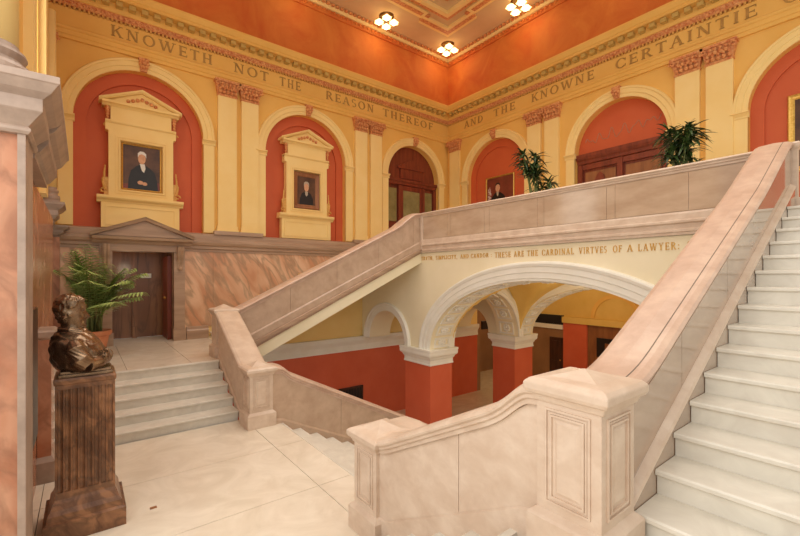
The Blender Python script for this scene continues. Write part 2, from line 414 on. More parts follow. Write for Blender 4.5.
# ---------------------------------------------------------------- newel posts
def newel(label, cx, cy, z0, h, w, panel, group=None, peak=.085):
    t = thing('newel_post', label, 'newel post', (cx, cy, z0))
    hb = .245*h/.93
    x0, x1, y0, y1 = cx-w/2, cx+w/2, cy-w/2, cy+w/2
    b = MB(); b.stack(x0, x1, y0, y1, [(z0, .042), (z0+hb-.04, .042), (z0+hb-.025, .03), (z0+hb-.01, .012), (z0+hb, .0)])
    part(b, 'base', [stone], t)
    b = MB(); zt = z0+h-.10
    b.box(x0, x1, y0, y1, z0+hb, zt); sh = part(b, 'shaft', [stone], t)
    b = MB()
    b.stack(x0, x1, y0, y1, [(zt-.02, .012), (zt, .02), (zt+.02, .03), (zt+.03, .048), (zt+.05, .058), (zt+.085, .058), (zt+.105, .035), (zt+.112, .015), (zt+.112+peak*.15, -.05), (zt+.112+peak, -w/2+.006)])
    part(b, 'cap', [stone], t, bevel=.008)
    # raised panel mouldings
    za, zb = z0+hb+.05, zt-.05
    m = .055
    for side in panel:
        b = MB()
        for k, (ins, out) in enumerate(((0, .010), (.02, .004), (.032, .012))):
            a0, a1, c0, c1 = m+ins, w-m-ins, za+ins, zb-ins
            th = .011
            for (p0, p1, q0, q1) in ((a0, a1, c0, c0+th), (a0, a1, c1-th, c1), (a0, a0+th, c0+th, c1-th), (a1-th, a1, c0+th, c1-th)):
                if side == '-x': b.box(x0-out, x0+.001, y0+p0, y0+p1, q0, q1)
                elif side == '-y': b.box(x0+p0, x0+p1, y0-out, y0+.001, q0, q1)
        part(b, 'panel_moulding', [stone], sh)
        b = MB(); i2 = m+.075
        c0, c1 = za+.075, zb-.075
        if side == '-x': b.grid([[(x0+.001, y0+i2-.02, c0-.02), (x0+.001, y0+w-i2+.02, c0-.02), (x0+.001, y0+w-i2+.02, c1+.02), (x0+.001, y0+i2-.02, c1+.02)], [(x0-.007, y0+i2, c0), (x0-.007, y0+w-i2, c0), (x0-.007, y0+w-i2, c1), (x0-.007, y0+i2, c1)]])
        else: b.grid([[(x0+i2-.02, y0+.001, c0-.02), (x0+w-i2+.02, y0+.001, c0-.02), (x0+w-i2+.02, y0+.001, c1+.02), (x0+i2-.02, y0+.001, c1+.02)], [(x0+i2, y0-.007, c0), (x0+w-i2, y0-.007, c0), (x0+w-i2, y0-.007, c1), (x0+i2, y0-.007, c1)]])
        part(b, 'raised_panel', [stone], sh)
    return t
newel('panelled stone newel post at foot of the left five steps', 2.25, 6.68, 0, .94, .37, ['-x', '-y'])
newel('upper newel post at foot of the far sloping parapet', 2.25, 8.70, L1, .95, .37, [])
newel('narrow panelled newel post at the head of the descending stairs', 2.25, 3.19, 0, .94, .37, ['-x'])
newel('big square panelled pedestal post at foot of the right parapet', 2.25, 1.19, L1+.03, .985, .37, ['-x', '-y'], peak=.05)
# slim end post at top of right flight
t = thing('newel_post', 'slim pale stone post at the top of the right-hand stairs', 'newel post', (7.31, 1.07, L2))
def qb(a, z0, z1): return (7.31-a, 7.31+a, 1.07-a, 1.07+a)
b = MB(); b.stack(*qb(.055,0,0), [(L2+.001, .03), (L2+.16, .03), (L2+.19, 0)]); part(b, 'base', [stone], t)
b = MB(); b.box(*qb(.05,0,0), L2+.19, L2+.80); part(b, 'shaft', [stone], t)
b = MB(); b.stack(*qb(.05,0,0), [(L2+.80, .0), (L2+.84, .02), (L2+.88, .028), (L2+.90, .015)]); part(b, 'cap', [stone], t)

# ---------------------------------------------------------------- gallery parapet
t = thing('parapet', 'long level stone gallery parapet running across the atrium', 'parapet', (XC, 5.0, 3.05))
b = MB(); b.box(XC-.02, XC+.26, 1.38, 8.55, 3.05, 4.06); part(b, 'parapet_body', [stone_p], t)
b = MB(); pr = railprof(XC-.08, XC+.32, h=.10)
b.grid([[(u, s, 4.155+v) for u, v in pr] for s in (1.30, 8.60)]); part(b, 'handrail_cap', [stone], t)
js = [1.45, 2.25, 3.35, 3.50, 4.75, 4.90, 6.15, 6.30, 7.40, 7.52, 8.55]
for a, c in zip(js, js[1:]):
    b = MB(); b.box(XC-.032, XC-.016, a+.003, c-.003, 3.42, 4.0); part(b, 'facing_panel', [stone_p], t)
b = MB()
pf = [(.0,3.05),(.055,3.05),(.055,3.09),(.075,3.10),(.075,3.13),(.05,3.15),(.05,3.22),(.085,3.24),(.085,3.27),(.055,3.29),(.045,3.38),(.03,3.41),(.0,3.415)]
b.sweep(MC, [(n+.0, z) for n, z in pf], [(1.38, 0), (8.50, 0)]); part(b, 'plinth_moulding', [stone], t)
b = MB(); b.box(XC-.075, XC+.0, 8.46, 8.53, 3.06, 4.05); part(b, 'corner_strip', [stone], t)

# ---------------------------------------------------------------- arcade wall with the big arch
ZS, CR = .42, 2.31
AC, AHA = 4.94, 3.27
holes = [archloop(AC, ZS, AHA, CR-ZS, G-.0+.0, 48), archloop(10.22, ZS, .93, .93, G, 24)]
outer = [(-1.9, G)]
b = MB()
def comb(y0, y1, z0, z1, arches):
    pts = [(y0, z0)]
    for c, zs, a, bb in sorted(arches):
        pts.append((c-a, z0))
        n = 40
        for i in range(n+1):
            t_ = pi-pi*i/n; pts.append((c+a*cos(t_), zs+bb*sin(t_)))
        pts.append((c+a, z0))
    pts += [(y1, z0), (y1, z1), (y0, z1)]
    return pts
b.plate(MC, comb(-1.9, YA-.002, ZS, 3.05, [(AC, ZS, AHA, CR-ZS), (10.22, ZS, .93, .93)]), [], -.82, 0)
wall_c = struct(b.build('wall_arcade', [cream]))
prof = [(0,0),(0,.03),(.05,.035),(.06,.05),(.17,.05),(.18,.065),(.29,.065),(.30,.08),(.355,.095),(.385,.085),(.40,.05),(.41,0)]
b = MB(); b.arch(MC, AC, ZS, AHA, CR-ZS, prof, 64); part(b, 'archivolt', [white_t], wall_c)
b = MB(); b.arch(MC, 10.22, ZS, .93, .93, [(r*.62, n) for r, n in prof], 40); part(b, 'archivolt', [white_t], wall_c)
# coffers on intrados
def coffers(mp, c, zs, a, bb, n0, n1, parent, N=12, m=white_t):
    b = MB()
    for i in range(N):
        t0 = pi*(i+.10)/N; t1 = pi*(i+.90)/N
        w = abs(n1-n0); lo, hi = n0+.16*w, n1-.16*w
        for ins, dep in ((0, .02),):
            for tt0, tt1, p0, p1 in ((t0, t0+.035, lo, hi), (t1-.035, t1, lo, hi), (t0+.035, t1-.035, lo, lo+.05), (t0+.035, t1-.035, hi-.05, hi)):
                rows = []
                for k in range(5):
                    tt = tt0+(tt1-tt0)*k/4
                    rows.append([mp(c+(a-r)*cos(tt), zs+(bb-r)*sin(tt), p) for r, p in ((-.01, p0), (.03, p0), (.03, p1), (-.01, p1))])
                b.grid(rows)
        tm = (t0+t1)/2; mid = (lo+hi)/2
        ctr = Vector(mp(c+a*cos(tm), zs+bb*sin(tm), mid))
        for k in range(8):
            an = 2*pi*k/8; rr = .10
            tq = tm+rr*cos(an)/max(a, bb); p = mp(c+(a-.012)*cos(tq), zs+(bb-.012)*sin(tq), mid+rr*sin(an))
            b.sph(p, .045, nu=8, nv=5)
        b.sph(mp(c+(a-.02)*cos(tm), zs+(bb-.02)*sin(tm), mid), .05, nu=8, nv=5)
    return part(b, 'coffer_relief', [m], parent)
coffers(MC, AC, ZS, AHA, CR-ZS, -.82, -.0, wall_c, 17)
# piers with capitals
def pier(label, x0, x1, y0, y1, m=redlow, cm=white_t, z1=ZS, h=.44):
    t = thing('pier', label, 'pier', ((x0+x1)/2, (y0+y1)/2, G))
    b = MB(); b.box(x0, x1, y0, y1, G+.001, z1-h+.02); part(b, 'shaft', [m], t)
    b = MB(); zc = z1-h
    b.stack(x0, x1, y0, y1, [(zc, .0), (zc, .03), (zc+.04, .03), (zc+.05, .02), (zc+.14, .02), (zc+.17, .045), (zc+.22, .065), (zc+.26, .11), (zc+.30, .12), (zc+.37, .12), (zc+.39, .13), (zc+h-.0015, .13)])
    part(b, 'capital', [cm], t)
    return t
pier('brick red pier with white capital at left end of the big arch', 7.40, 8.22, 8.21, 9.28)
pier('brick red pier mostly hidden behind the right parapet', 7.40, 8.22, .55, 1.67)
pier('second red pier seen through the arch, white capital', 11.35, 12.35, 8.41, 9.32)
pier('red inner pier hidden beyond the right parapet', 11.35, 12.35, .6, 1.5)

# ---------------------------------------------------------------- vault behind the arch
b = MB(); nx, ny = 30, 60
def vz(x, y):
    u = min(1, abs(y-AC)/(AHA)); z1 = ZS+(2.45-ZS)*sqrt(max(0, 1-u*u))
    v = min(1, abs(x-9.80)/1.55); z2 = ZS+(2.45-ZS)*sqrt(max(0, 1-v*v))
    return max(z1, z2)
xs = [9.80-1.55*cos(pi*i/nx) for i in range(nx+1)]; xs[0] = 8.22; xs[-1] = 11.38
ys = [AC-AHA*cos(pi*i/ny) for i in range(ny+1)]
V = [[b.bm.verts.new((x, y, vz(x, y))) for y in ys] for x in xs]
for i in range(nx):
    for j in range(ny): b.face([V[i][j], V[i+1][j], V[i+1][j+1], V[i][j+1]])
o = b.build('ceiling', [ochre], smooth=True, recalc=False); struct(o)
MS = lambda s, z, n=0: (s, 8.21-n, z)     # plane of the side arches facing -Y
b = MB(); b.plate(MS, comb(8.20, 11.40, ZS, 3.04, [(9.80, ZS, 1.50, 1.50)]), [], -.9, -.02)
ws = struct(b.build('wall_passage', [cream]))
b = MB(); b.arch(MS, 9.80, ZS, 1.50, 1.50, [(0,-.03),(0,.02),(.1,.03),(.11,.045),(.22,.045),(.25,.02),(.25,-.03)], 40); part(b, 'archivolt', [white_t], ws)
coffers(MS, 9.80, ZS, 1.50, 1.50, -.88, -.04, ws, 9)
# back plane of ground floor arches below east wall
MBG = lambda s, z, n=0: (11.38-n, s, z)
b = MB(); b.plate(MBG, comb(-1.9, YA-.3, ZS, 3.04, [(AC, ZS, AHA+.18, 1.75), (10.4, ZS, .85, .85)]), [], -.95, 0)
wb = struct(b.build('wall_inner', [cream]))
b = MB(); b.arch(MBG, AC, ZS, AHA+.18, 1.75, [(0,-.02),(0,.03),(.12,.035),(.13,.05),(.26,.05),(.3,.02),(.3,-.02)], 64); part(b, 'archivolt', [white_t], wb)
coffers(MBG, AC, ZS, AHA+.18, 1.75, -.93, -.02, wb, 17)

# ---------------------------------------------------------------- corridor beyond
b = MB(); b.box(17.0, 17.2, -2, 14, G, 3.0); wc = struct(b.build('wall_corridor', [ochre]))
b = MB(); b.box(16.985, 17.0, 9.95, 14, G+.001, .2); part(b, 'brown_panelling', [brownw], wc)
b = MB(); b.box(16.9, 17.0, 9.95, 12.6, .24, .66); part(b, 'dark_transom', [dark], wc)
b = MB(); b.box(16.86, 17.0, 9.95, 12.6, .04, .24); part(b, 'pale_lintel', [white_t], wc)
b = MB(); b.box(16.88, 17.0, 8.85, 9.92, G+.001, .36); part(b, 'red_pilaster', [redlow], wc)
b = MB(); b.box(16.975, 17.0, 5.0, 8.85, G+.001, .36); part(b, 'brown_panelling', [woodm], wc)
b = MB(); b.box(16.80, 17.0, 4.0, 9.94, .36, .62); part(b, 'impost_band', [ochre], wc)
b = MB(); b.arch(lambda s, z, n: (17.0-n, s, z), 7.7, .66, .85, .85, [(0,-.01),(0,.06),(.16,.06),(.16,-.01)], 30); part(b, 'blind_arch', [yellow], wc)
b = MB(); b.box(16.93, 16.975, 7.55, 8.45, -.95, -.15); part(b, 'notice_case', [dark], wc)
b = MB(); b.box(16.91, 16.93, 7.85, 8.1, -.75, -.35); part(b, 'notice', [woodm], wc)
d = MB(); d.box(16.93, 16.99, 9.98, 10.62, G+.002, -.35); dd = struct(d.build('door_2', [woodd]))
b = MB(); b.box(16.915, 16.93, 10.08, 10.52, G+.2, -1.4); b.box(16.915, 16.93, 10.08, 10.52, -1.25, -.5); part(b, 'door_panel', [woodd], dd)
b = MB(); b.sph((16.90, 10.08, -1.35), .04); part(b, 'door_knob', [brass], dd)
b = MB(); b.box(11.38, 17.2, -2, 14, 2.75, 3.0); struct(b.build('ceiling', [ochre]))
b = MB(); b.box(13.1, 13.3, YA-.0, YA+2.4, G, 2.75); b.box(13.3, 17.2, YA+2.2, YA+2.4, G, 2.75); struct(b.build('wall_corridor', [brownw]))
b = MB(); b.box(13.4, 14.6, YA-.02, YA+.05, .15, .5); o = b.build('transom', [dark]); tag(o, 'dark transom panel beyond the left small arch', 'transom')
d = MB(); d.box(14.2, 15.1, YA+2.13, YA+2.19, G+.002, -.35); struct(d.build('door_3', [woodd]))
t = thing('ceiling_lamp', 'long glowing corridor lamp seen through the small inner arch', 'lamp', (13.9, 12.3, 1.0))
b = MB(); b.box(13.35, 14.5, 12.2, 12.3, .95, 1.02); part(b, 'lamp_tube', [shade_m], t)
b = MB(); b.box(13.35, 14.5, 12.18, 12.32, 1.02, 1.06); b.box(13.9, 13.93, 12.24, 12.27, 1.06, 2.75); part(b, 'lamp_housing', [dark], t)

# ---------------------------------------------------------------- north wall (A)
b = MB(); b.box(-1.2, 13.1, YA, YA+.3, G+.0, -.04)
wn = struct(b.build('wall_north', [redlow]))
b = MB(); b.box(2.0, 13.1, YA, YA+.3, ZS, 3.05); part(b, 'upper_plaster', [yellow2], wn)
b = MB(); b.sweep(MA, [(0,-.04),(.04,-.04),(.04,.04),(.03,.06),(.03,.16),(.09,.24),(.12,.30),(.12,.42),(0,.42),(0,.2)], [(2.0, 0), (13.1, 0)]); part(b, 'impost_band', [white_t], wn)
b = MB(); b.box(2.0, 13.1, YA+.001, YA+.3, -.04, ZS); part(b, 'impost_backing', [yellow2], wn)
# grille low in red wall
t = thing('wall_grille', 'small dark grille set low in the red wall', 'grille', (7.02, YA-.02, -1.9))
b = MB(); b.mbox(MA, 6.55, 7.35, -1.9, -1.22, .0, .02); part(b, 'backing', [dark], t)
b = MB()
for z in (-1.9, -1.26): b.mbox(MA, 6.5, 7.4, z-.02, z+.04, .0, .05)
for s in (6.5, 7.35): b.mbox(MA, s, s+.05, -1.9, -1.22, .0, .05)
for i in range(7): b.mbox(MA, 6.62+i*.105, 6.635+i*.105, -1.88, -1.24, .02, .035)
part(b, 'frame', [woodd], t)
# second-storey wall with arched niches
NI = [(1.16, 1.33), (5.43, 1.31), (9.66, 1.21)]
ZSP = 5.98
holes = [archloop(c, ZSP, r, r, 3.46, 36) for c, r in NI]
b = MB()
b.plate(MA, comb(-1.4, XB+.3, 3.46, 8.9, [(c, ZSP, r, r) for c, r in NI]), [], -.3, 0)
part(b, 'upper_wall', [yellow], wn)
def niche(mp, c, r, parent, m=red, z0=3.46, inner=True):
    b = MB(); b.plate(mp, archloop(c, ZSP, r+.05, r+.05, z0, 36), [], -.3, -.22); part(b, 'niche_panel', [m], parent)
    if inner:
        b = MB(); b.plate(mp, archloop(c, ZSP, r+.03, r+.03, z0, 36)[:], [archloop(c, ZSP-.03, r-.24, r-.24, z0+.02, 36)], -.22, -.17); part(b, 'niche_border', [m], parent)
def surround(mp, c, r, label, z0=3.55):
    loc = mp(c, z0, 0)
    t = thing('arch_surround', label, 'arch', loc)
    pr = [(0,-.02),(0,.03),(.09,.04),(.10,.06),(.20,.065),(.21,.085),(.25,.09),(.27,.06),(.28,-.0)]
    b = MB(); b.arch(mp, c, ZSP, r, r, pr, 44); part(b, 'archivolt', [yellow2], t)
    for sg in (-1, 1):
        e0 = c+sg*r; e1 = c+sg*(r+.26)
        b = MB(); b.mbox(mp, min(e0, e1), max(e0, e1), z0, ZSP-.12, -.02, .045); part(b, 'jamb', [yellow2], t)
    for sg in (-1, 1):
        b = MB()
        e0 = c+sg*(r-.03); e1 = c+sg*(r+.29)
        b.sweep(mp, [(-.02,ZSP-.14),(.06,ZSP-.14),(.07,ZSP-.10),(.05,ZSP-.09),(.09,ZSP-.04),(.12,ZSP-.03),(.12,ZSP),(-.02,ZSP)], [(min(e0, e1), 0), (max(e0, e1), 0)])
        part(b, 'impost', [yellow2], t)
    b = MB(); zt = ZSP+r
    b.grid([[mp(c-.07, zt+.0, .08), mp(c+.07, zt+.0, .08), mp(c+.07, zt+.0, 0), mp(c-.07, zt, 0)], [mp(c-.11, zt+.30, .14), mp(c+.11, zt+.30, .14), mp(c+.11, zt+.30, 0), mp(c-.11, zt+.30, 0)]])
    for k in range(7):
        an = 2*pi*k/7; b.sph(mp(c+.075*cos(an), zt+.17+.085*sin(an), .13), .045, nu=8, nv=5)
    b.sph(mp(c, zt+.17, .16), .055, nu=8, nv=6)
    part(b, 'keystone', [redorn], t)
    return t
niche(MA, *NI[0], wn); niche(MA, *NI[1], wn)
surround(MA, *NI[0], 'yellow arch moulding around the leftmost red niche')
surround(MA, *NI[1], 'yellow arch moulding around the second red niche from left')
surround(MA, *NI[2], 'yellow arch moulding around the dark wooden doorway')

# ---------------------------------------------------------------- east wall (B)
NB = [(9.29, 1.25), (5.12, 1.21), (1.13, 1.25)]
b = MB(); b.plate(MBm, comb(-1.9, YA, 3.24, 8.9, [(c, ZSP, r, r) for c, r in NB]), [], -.3, 0)
we = struct(b.build('wall_east', [yellow]))
niche(MBm, *NB[0], we, z0=3.24); niche(MBm, *NB[2], we, z0=3.24)
surround(MBm, *NB[0], 'yellow arch moulding around the niche with the judge portrait', 3.26)
surround(MBm, *NB[1], 'yellow arch moulding over the wide wooden doorway with lunette', 3.26)
surround(MBm, *NB[2], 'yellow arch moulding around the rightmost red niche', 3.26)
# lunette and door in the middle arch
niche(MBm, *NB[1], we, z0=5.90, inner=False)
c = NB[1][0]
b = MB()
import itertools
pts = []
for i in range(90):
    u = i/89; s = c+1.0-2.0*u
    pts.append(MBm(s, 6.3+.18*u+.14*sin(u*38)*exp(-((u-.45)/.4)**2)+.05*sin(u*71), -.21))
b.tube(pts, .006, 5)
part(b, 'signature_tracery', [taupe], we)
d = MB(); r = NB[1][1]
d.mbox(MBm, c-r, c+r, 3.245, 5.93, -.3, -.22); dr = struct(d.build('door_4', [woodr]))
b = MB(); b.sweep(MBm, [(-.22,5.65),(-.12,5.67),(-.10,5.75),(-.05,5.79),(-.02,5.85),(-.02,5.93),(-.22,5.93)], [(c-r+.01, 0), (c+r-.01, 0)]); part(b, 'lintel_cornice', [woodr], dr)
b = MB()
for s0, s1 in ((c-r+.02, c-r+.16), (c-.07, c+.07), (c+r-.16, c+r-.02)): b.mbox(MBm, s0, s1, 3.245, 5.65, -.22, -.12)
b.mbox(MBm, c-r+.16, c+r-.16, 5.50, 5.65, -.22, -.15)
part(b, 'door_frame', [woodr], dr)
b = MB()
for s0, s1 in ((c-r+.22, c-.13), (c+.13, c+r-.22)):
    b.mbox(MBm, s0, s1, 4.3, 5.42, -.22, -.19)
part(b, 'door_panel', [woodm], dr)
b = MB(); pr = [(c+.62, 4.2)]
cc = c+.55
b.plate(MBm, [(cc-.27,4.55),(cc+.27,4.55),(cc+.27,5.05),(cc+.15,5.13),(cc+.10,5.28),(cc+.02,5.36),(cc-.02,5.36),(cc-.10,5.28),(cc-.15,5.13),(cc-.27,5.05)], [], -.19, -.15); part(b, 'carved_ornament', [woodr], dr)

# ---------------------------------------------------------------- wooden door in third arch, north wall
c, r = NI[2]
d = MB(); d.plate(MA, archloop(c, ZSP, r+.04, r+.04, 3.245, 36), [], -.3, -.24); dr = struct(d.build('door_5', [woodr]))
b = MB(); b.sweep(MA, [(-.24,5.72),(-.12,5.74),(-.10,5.82),(-.05,5.86),(-.05,5.94),(-.24,5.94)], [(c-r+.01, 0), (c+r-.01, 0)])
for s0, s1 in ((c-r+.01, c-r+.12), (c-.62, c-.5), (c+.5, c+.62), (c+r-.12, c+r-.01)): b.mbox(MA, s0, s1, 3.245, 5.72, -.24, -.12)
b.mbox(MA, c-r+.12, c-.62, 4.15, 4.35, -.24, -.15); b.mbox(MA, c+.62, c+r-.12, 4.15, 4.35, -.24, -.15)
part(b, 'door_frame', [woodr], dr)
b = MB(); b.plate(MA, [(c-.62,6.35),(c+.62,6.35),(c+.62,6.42),(c,6.72),(c-.62,6.42)], [], -.24, -.14); b.mbox(MA, c-.5, c+.5, 6.0, 6.35, -.24, -.18); part(b, 'pediment', [woodr], dr)
b = MB(); b.mbox(MA, c-.40, c+.40, 3.9, 5.55, -.24, -.17); part(b, 'door_glass', [glassd], dr)
b = MB()
for s0, s1, z0, z1 in ((c-.5, c-.40, 3.3, 5.72), (c+.40, c+.5, 3.3, 5.72), (c-.4, c+.4, 5.55, 5.72), (c-.4, c+.4, 3.3, 3.9)): b.mbox(MA, s0, s1, z0, z1, -.24, -.15)
part(b, 'door_leaf', [woodr], dr)
b = MB(); b.mbox(MA, c-r+.17, c-.67, 4.4, 5.6, -.24, -.2); b.mbox(MA, c+.67, c+r-.17, 4.4, 5.6, -.24, -.2); part(b, 'sidelight', [glassd], dr)

# ---------------------------------------------------------------- pilasters
def leafcap(mp, s0, s1, z0, z1, n):
    b = MB()
    b.mbox(mp, s0-.015, s1+.015, z0, z0+.05, 0, n+.02)
    b.grid([[mp(s0, z0+.05, n), mp(s1, z0+.05, n), mp(s1, z0+.05, 0), mp(s0, z0+.05, 0)], [mp(s0-.07, z1-.06, n+.08), mp(s1+.07, z1-.06, n+.08), mp(s1+.07, z1-.06, 0), mp(s0-.07, z1-.06, 0)]])
    b.mbox(mp, s0-.09, s1+.09, z1-.06, z1, 0, n+.11)
    w = s1-s0; N = 5
    for row in range(2):
        for k in range(N-row):
            s = s0+w*(k+.5+.5*row)/N; zz = z0+.10+.12*row
            out = n+.05+.035*row
            b.sph(mp(s, zz, out), .05, nu=7, nv=5); b.sph(mp(s, zz+.07, out+.03), .035, nu=7, nv=5)
    for s in (s0-.03, s1+.03):
        for k in range(8):
            an = k*.8; rr = .065-.006*k
            b.sph(mp(s+rr*cos(an), z1-.13+rr*sin(an), n+.10), .026, nu=6, nv=4)
    return b
def pilaster(mp, s0, s1, label, z0=3.55, base=True, group=None):
    loc = mp((s0+s1)/2, z0, .05)
    t = thing('pilaster', label, 'pilaster', loc, group)
    b = MB(); b.mbox(mp, s0, s1, z0+(.20 if base else 0), 7.21, 0, .09); part(b, 'shaft', [yellow2], t)
    if base:
        b = MB(); b.mbox(mp, s0-.04, s1+.04, z0+.0, z0+.10, 0, .14); b.mbox(mp, s0-.02, s1+.02, z0+.10, z0+.20, 0, .115); part(b, 'base', [yellow2], t)
    part(leafcap(mp, s0, s1, 7.21, 7.62, .09), 'capital', [redorn], t)
    return t
pilaster(MA, 2.83, 3.31, 'pale yellow pilaster right of the leftmost niche', group=None)
pilaster(MA, 3.44, 3.90, 'pale yellow pilaster left of the second red niche')
pilaster(MA, 7.08, 7.54, 'pale yellow pilaster just right of the second red niche')
pilaster(MA, 7.68, 8.14, 'pale yellow pilaster just left of the arched wooden doorway')
pilaster(MBm, 10.93, 11.42, 'single pilaster in the corner of the two walls', 3.245, False)
pilaster(MBm, 7.42, 7.90, 'left pilaster of the pair between judge portrait and lunette', 3.245)
pilaster(MBm, 6.80, 7.28, 'right pilaster of the pair left of the lunette doorway', 3.245)
pilaster(MBm, 3.24, 3.74, 'pilaster right behind the larger gallery plant', 3.245)
pilaster(MBm, 2.62, 3.12, 'pilaster left of the rightmost red niche', 3.245)
pilaster(MA, -1.05, -.50, 'partly hidden pilaster at left end of the wall')

# ---------------------------------------------------------------- entablature
def entab(mp, s0, s1, mit0, mit1, name):
    """mitred at ends: s = s0 + mit*n"""
    b = MB()
    def sw(bb, prof):
        bb.grid([[mp(s0+mit0*n, z, n) for n, z in prof], [mp(s1+mit1*n, z, n) for n, z in prof]])
    sw(b, [(0,7.62),(.06,7.62),(.06,7.70),(.08,7.71),(.08,7.80),(.11,7.82),(.13,7.86),(.05,7.90),(.04,7.92),(.04,8.30),(0,8.30)])
    sw(b, [(0,8.44),(.15,8.46),(.17,8.52),(.17,8.66),(.34,8.68),(.34,8.74),(.37,8.76),(.41,8.84),(.42,8.86),(.42,8.90),(0,8.98)])
    o = struct(b.build(name, [yellow]))
    b = MB(); sw(b, [(0,8.345),(.07,8.345),(.10,8.37),(.13,8.42),(.13,8.46),(0,8.46)])
    L = s1-s0
    n_ = int(L/.11)
    for k in range(n_):
        s = s0+.1+k*.11; b.sph(mp(s, 8.405, .125), .032, nu=6, nv=4)
    part(b, 'egg_and_dart_band', [redorn], o)
    b = MB()
    for k in range(int(L/.085)):
        s = s0+.05+k*.085; b.mbox(mp, s, s+.04, 8.29, 8.35, 0, .075)
    part(b, 'dentil_row', [gildorn], o)
    b = MB()
    for k in range(int((L-.4)/.25)):
        s = s0+.25+k*.25; b.mbox(mp, s, s+.13, 8.555, 8.655, .15, .32)
    part(b, 'modillion_row', [olive], o)
    return o
entab(MA, -1.4, XB, 0, -1, 'trim_1')
entab(MBm, -1.9, YA, 0, -1, 'trim_2')
# orange attic wall
b = MB(); b.box(-1.4, XB+.3, YA, YA+.3, 8.9, 10.92); part(b, 'orange_frieze_wall', [orange], wn)
b = MB(); b.box(XB, XB+.3, -1.9, YA, 8.9, 10.92); part(b, 'orange_frieze_wall', [orange], we)

# ---------------------------------------------------------------- ceiling
b = MB(); b.box(-1.4, XB+.3, -1.9, YA+.3, 10.92, 11.1); ce = struct(b.build('ceiling', [ceil_m]))
def corner_band(pts_out, w, z0, z1, m, name):
    """L shaped band of given width following pts (x,y) list, offset inward by w (towards -x,-y)"""
    b = MB()
    inn = []
    for i in range(len(pts_out)-1):
        (xa, ya), (xb, yb) = pts_out[i], pts_out[i+1]
        if abs(xa-xb) > abs(ya-yb): b.box(min(xa, xb)-(w if i > 0 else 0), max(xa, xb), ya-w, ya, z0, z1)
        else: b.box(xa-w, xa, min(ya, yb)-w, max(ya, yb), z0, z1)
    return part(b, name, [m], ce)
def mould(n0, prof, m, name, bead=False):
    b = MB()
    for mp, s0, s1 in ((MA, -1.4, XB), (MBm, -1.9, YA)):
        b.grid([[mp(s0, z, n) for n, z in prof], [mp(s1-n, z, n) for n, z in prof]])
        if bead:
            k = 0; s = s0
            while s < s1-.2:
                b.sph(mp(s, 10.70, .10), .055, nu=6, nv=4); s += .16
    return part(b, name, [m], ce)
mould(0, [(0,10.62),(.06,10.62),(.09,10.66),(.09,10.74),(.05,10.78),(0,10.78)], orange, 'bead_band', True)
mould(0, [(0,10.78),(.10,10.79),(.16,10.84),(.18,10.92),(0,10.92)], yellow2, 'cove_moulding')
b = MB()
for mp, s0, s1 in ((MA, -1.4, XB-.3), (MBm, -1.9, YA-.3)):
    s = s0
    while s < s1: b.mbox(mp, s, s+.10, 10.84, 10.90, .18, .26); s += .16
part(b, 'red_tooth_band', [redorn], ce)
def Lpath(e, notch, far=(-1.4, -1.9)):
    X, Y = XB-e, YA-e
    return [(far[0], Y), (X-notch, Y), (X-notch, Y-notch*.45), (X-notch*.45, Y-notch*.45), (X-notch*.45, Y-notch), (X, Y-notch), (X, far[1])]
def wband(e, ln, dl, w, z0, z1, m, name):
    X, Y = XB-e, YA-e
    b = MB()
    segs = [(-1.4, X-ln+w, Y-dl-w, Y-dl), (X-ln, X-ln+w, Y-dl, Y-w), (X-ln, X, Y-w, Y), (X-w, X, Y-ln, Y-w), (X-dl, X-w, Y-ln, Y-ln+w), (X-dl-w, X-dl, -1.9, Y-ln+w)]
    if dl == 0: segs = [(-1.4, X, Y-w, Y), (X-w, X, -1.9, Y-w)]
    for sg_ in segs: b.box(*sg_, z0, z1)
    return part(b, name, [m], ce)
wband(1.20, 1.35, .22, .10, 10.86, 10.925, yellow2, 'ceiling_band')
wband(1.31, 1.30, .22, .15, 10.85, 10.925, redorn, 'red_fret_band')
wband(1.48, 1.26, .22, .10, 10.84, 10.925, yellow2, 'ceiling_band')
wband(1.88, 0, 0, .13, 10.85, 10.925, redorn, 'red_fret_band')
wband(2.03, 0, 0, .14, 10.80, 10.925, yellow2, 'ceiling_band')
wband(2.55, 0, 0, .12, 10.85, 10.925, redorn, 'red_fret_band')

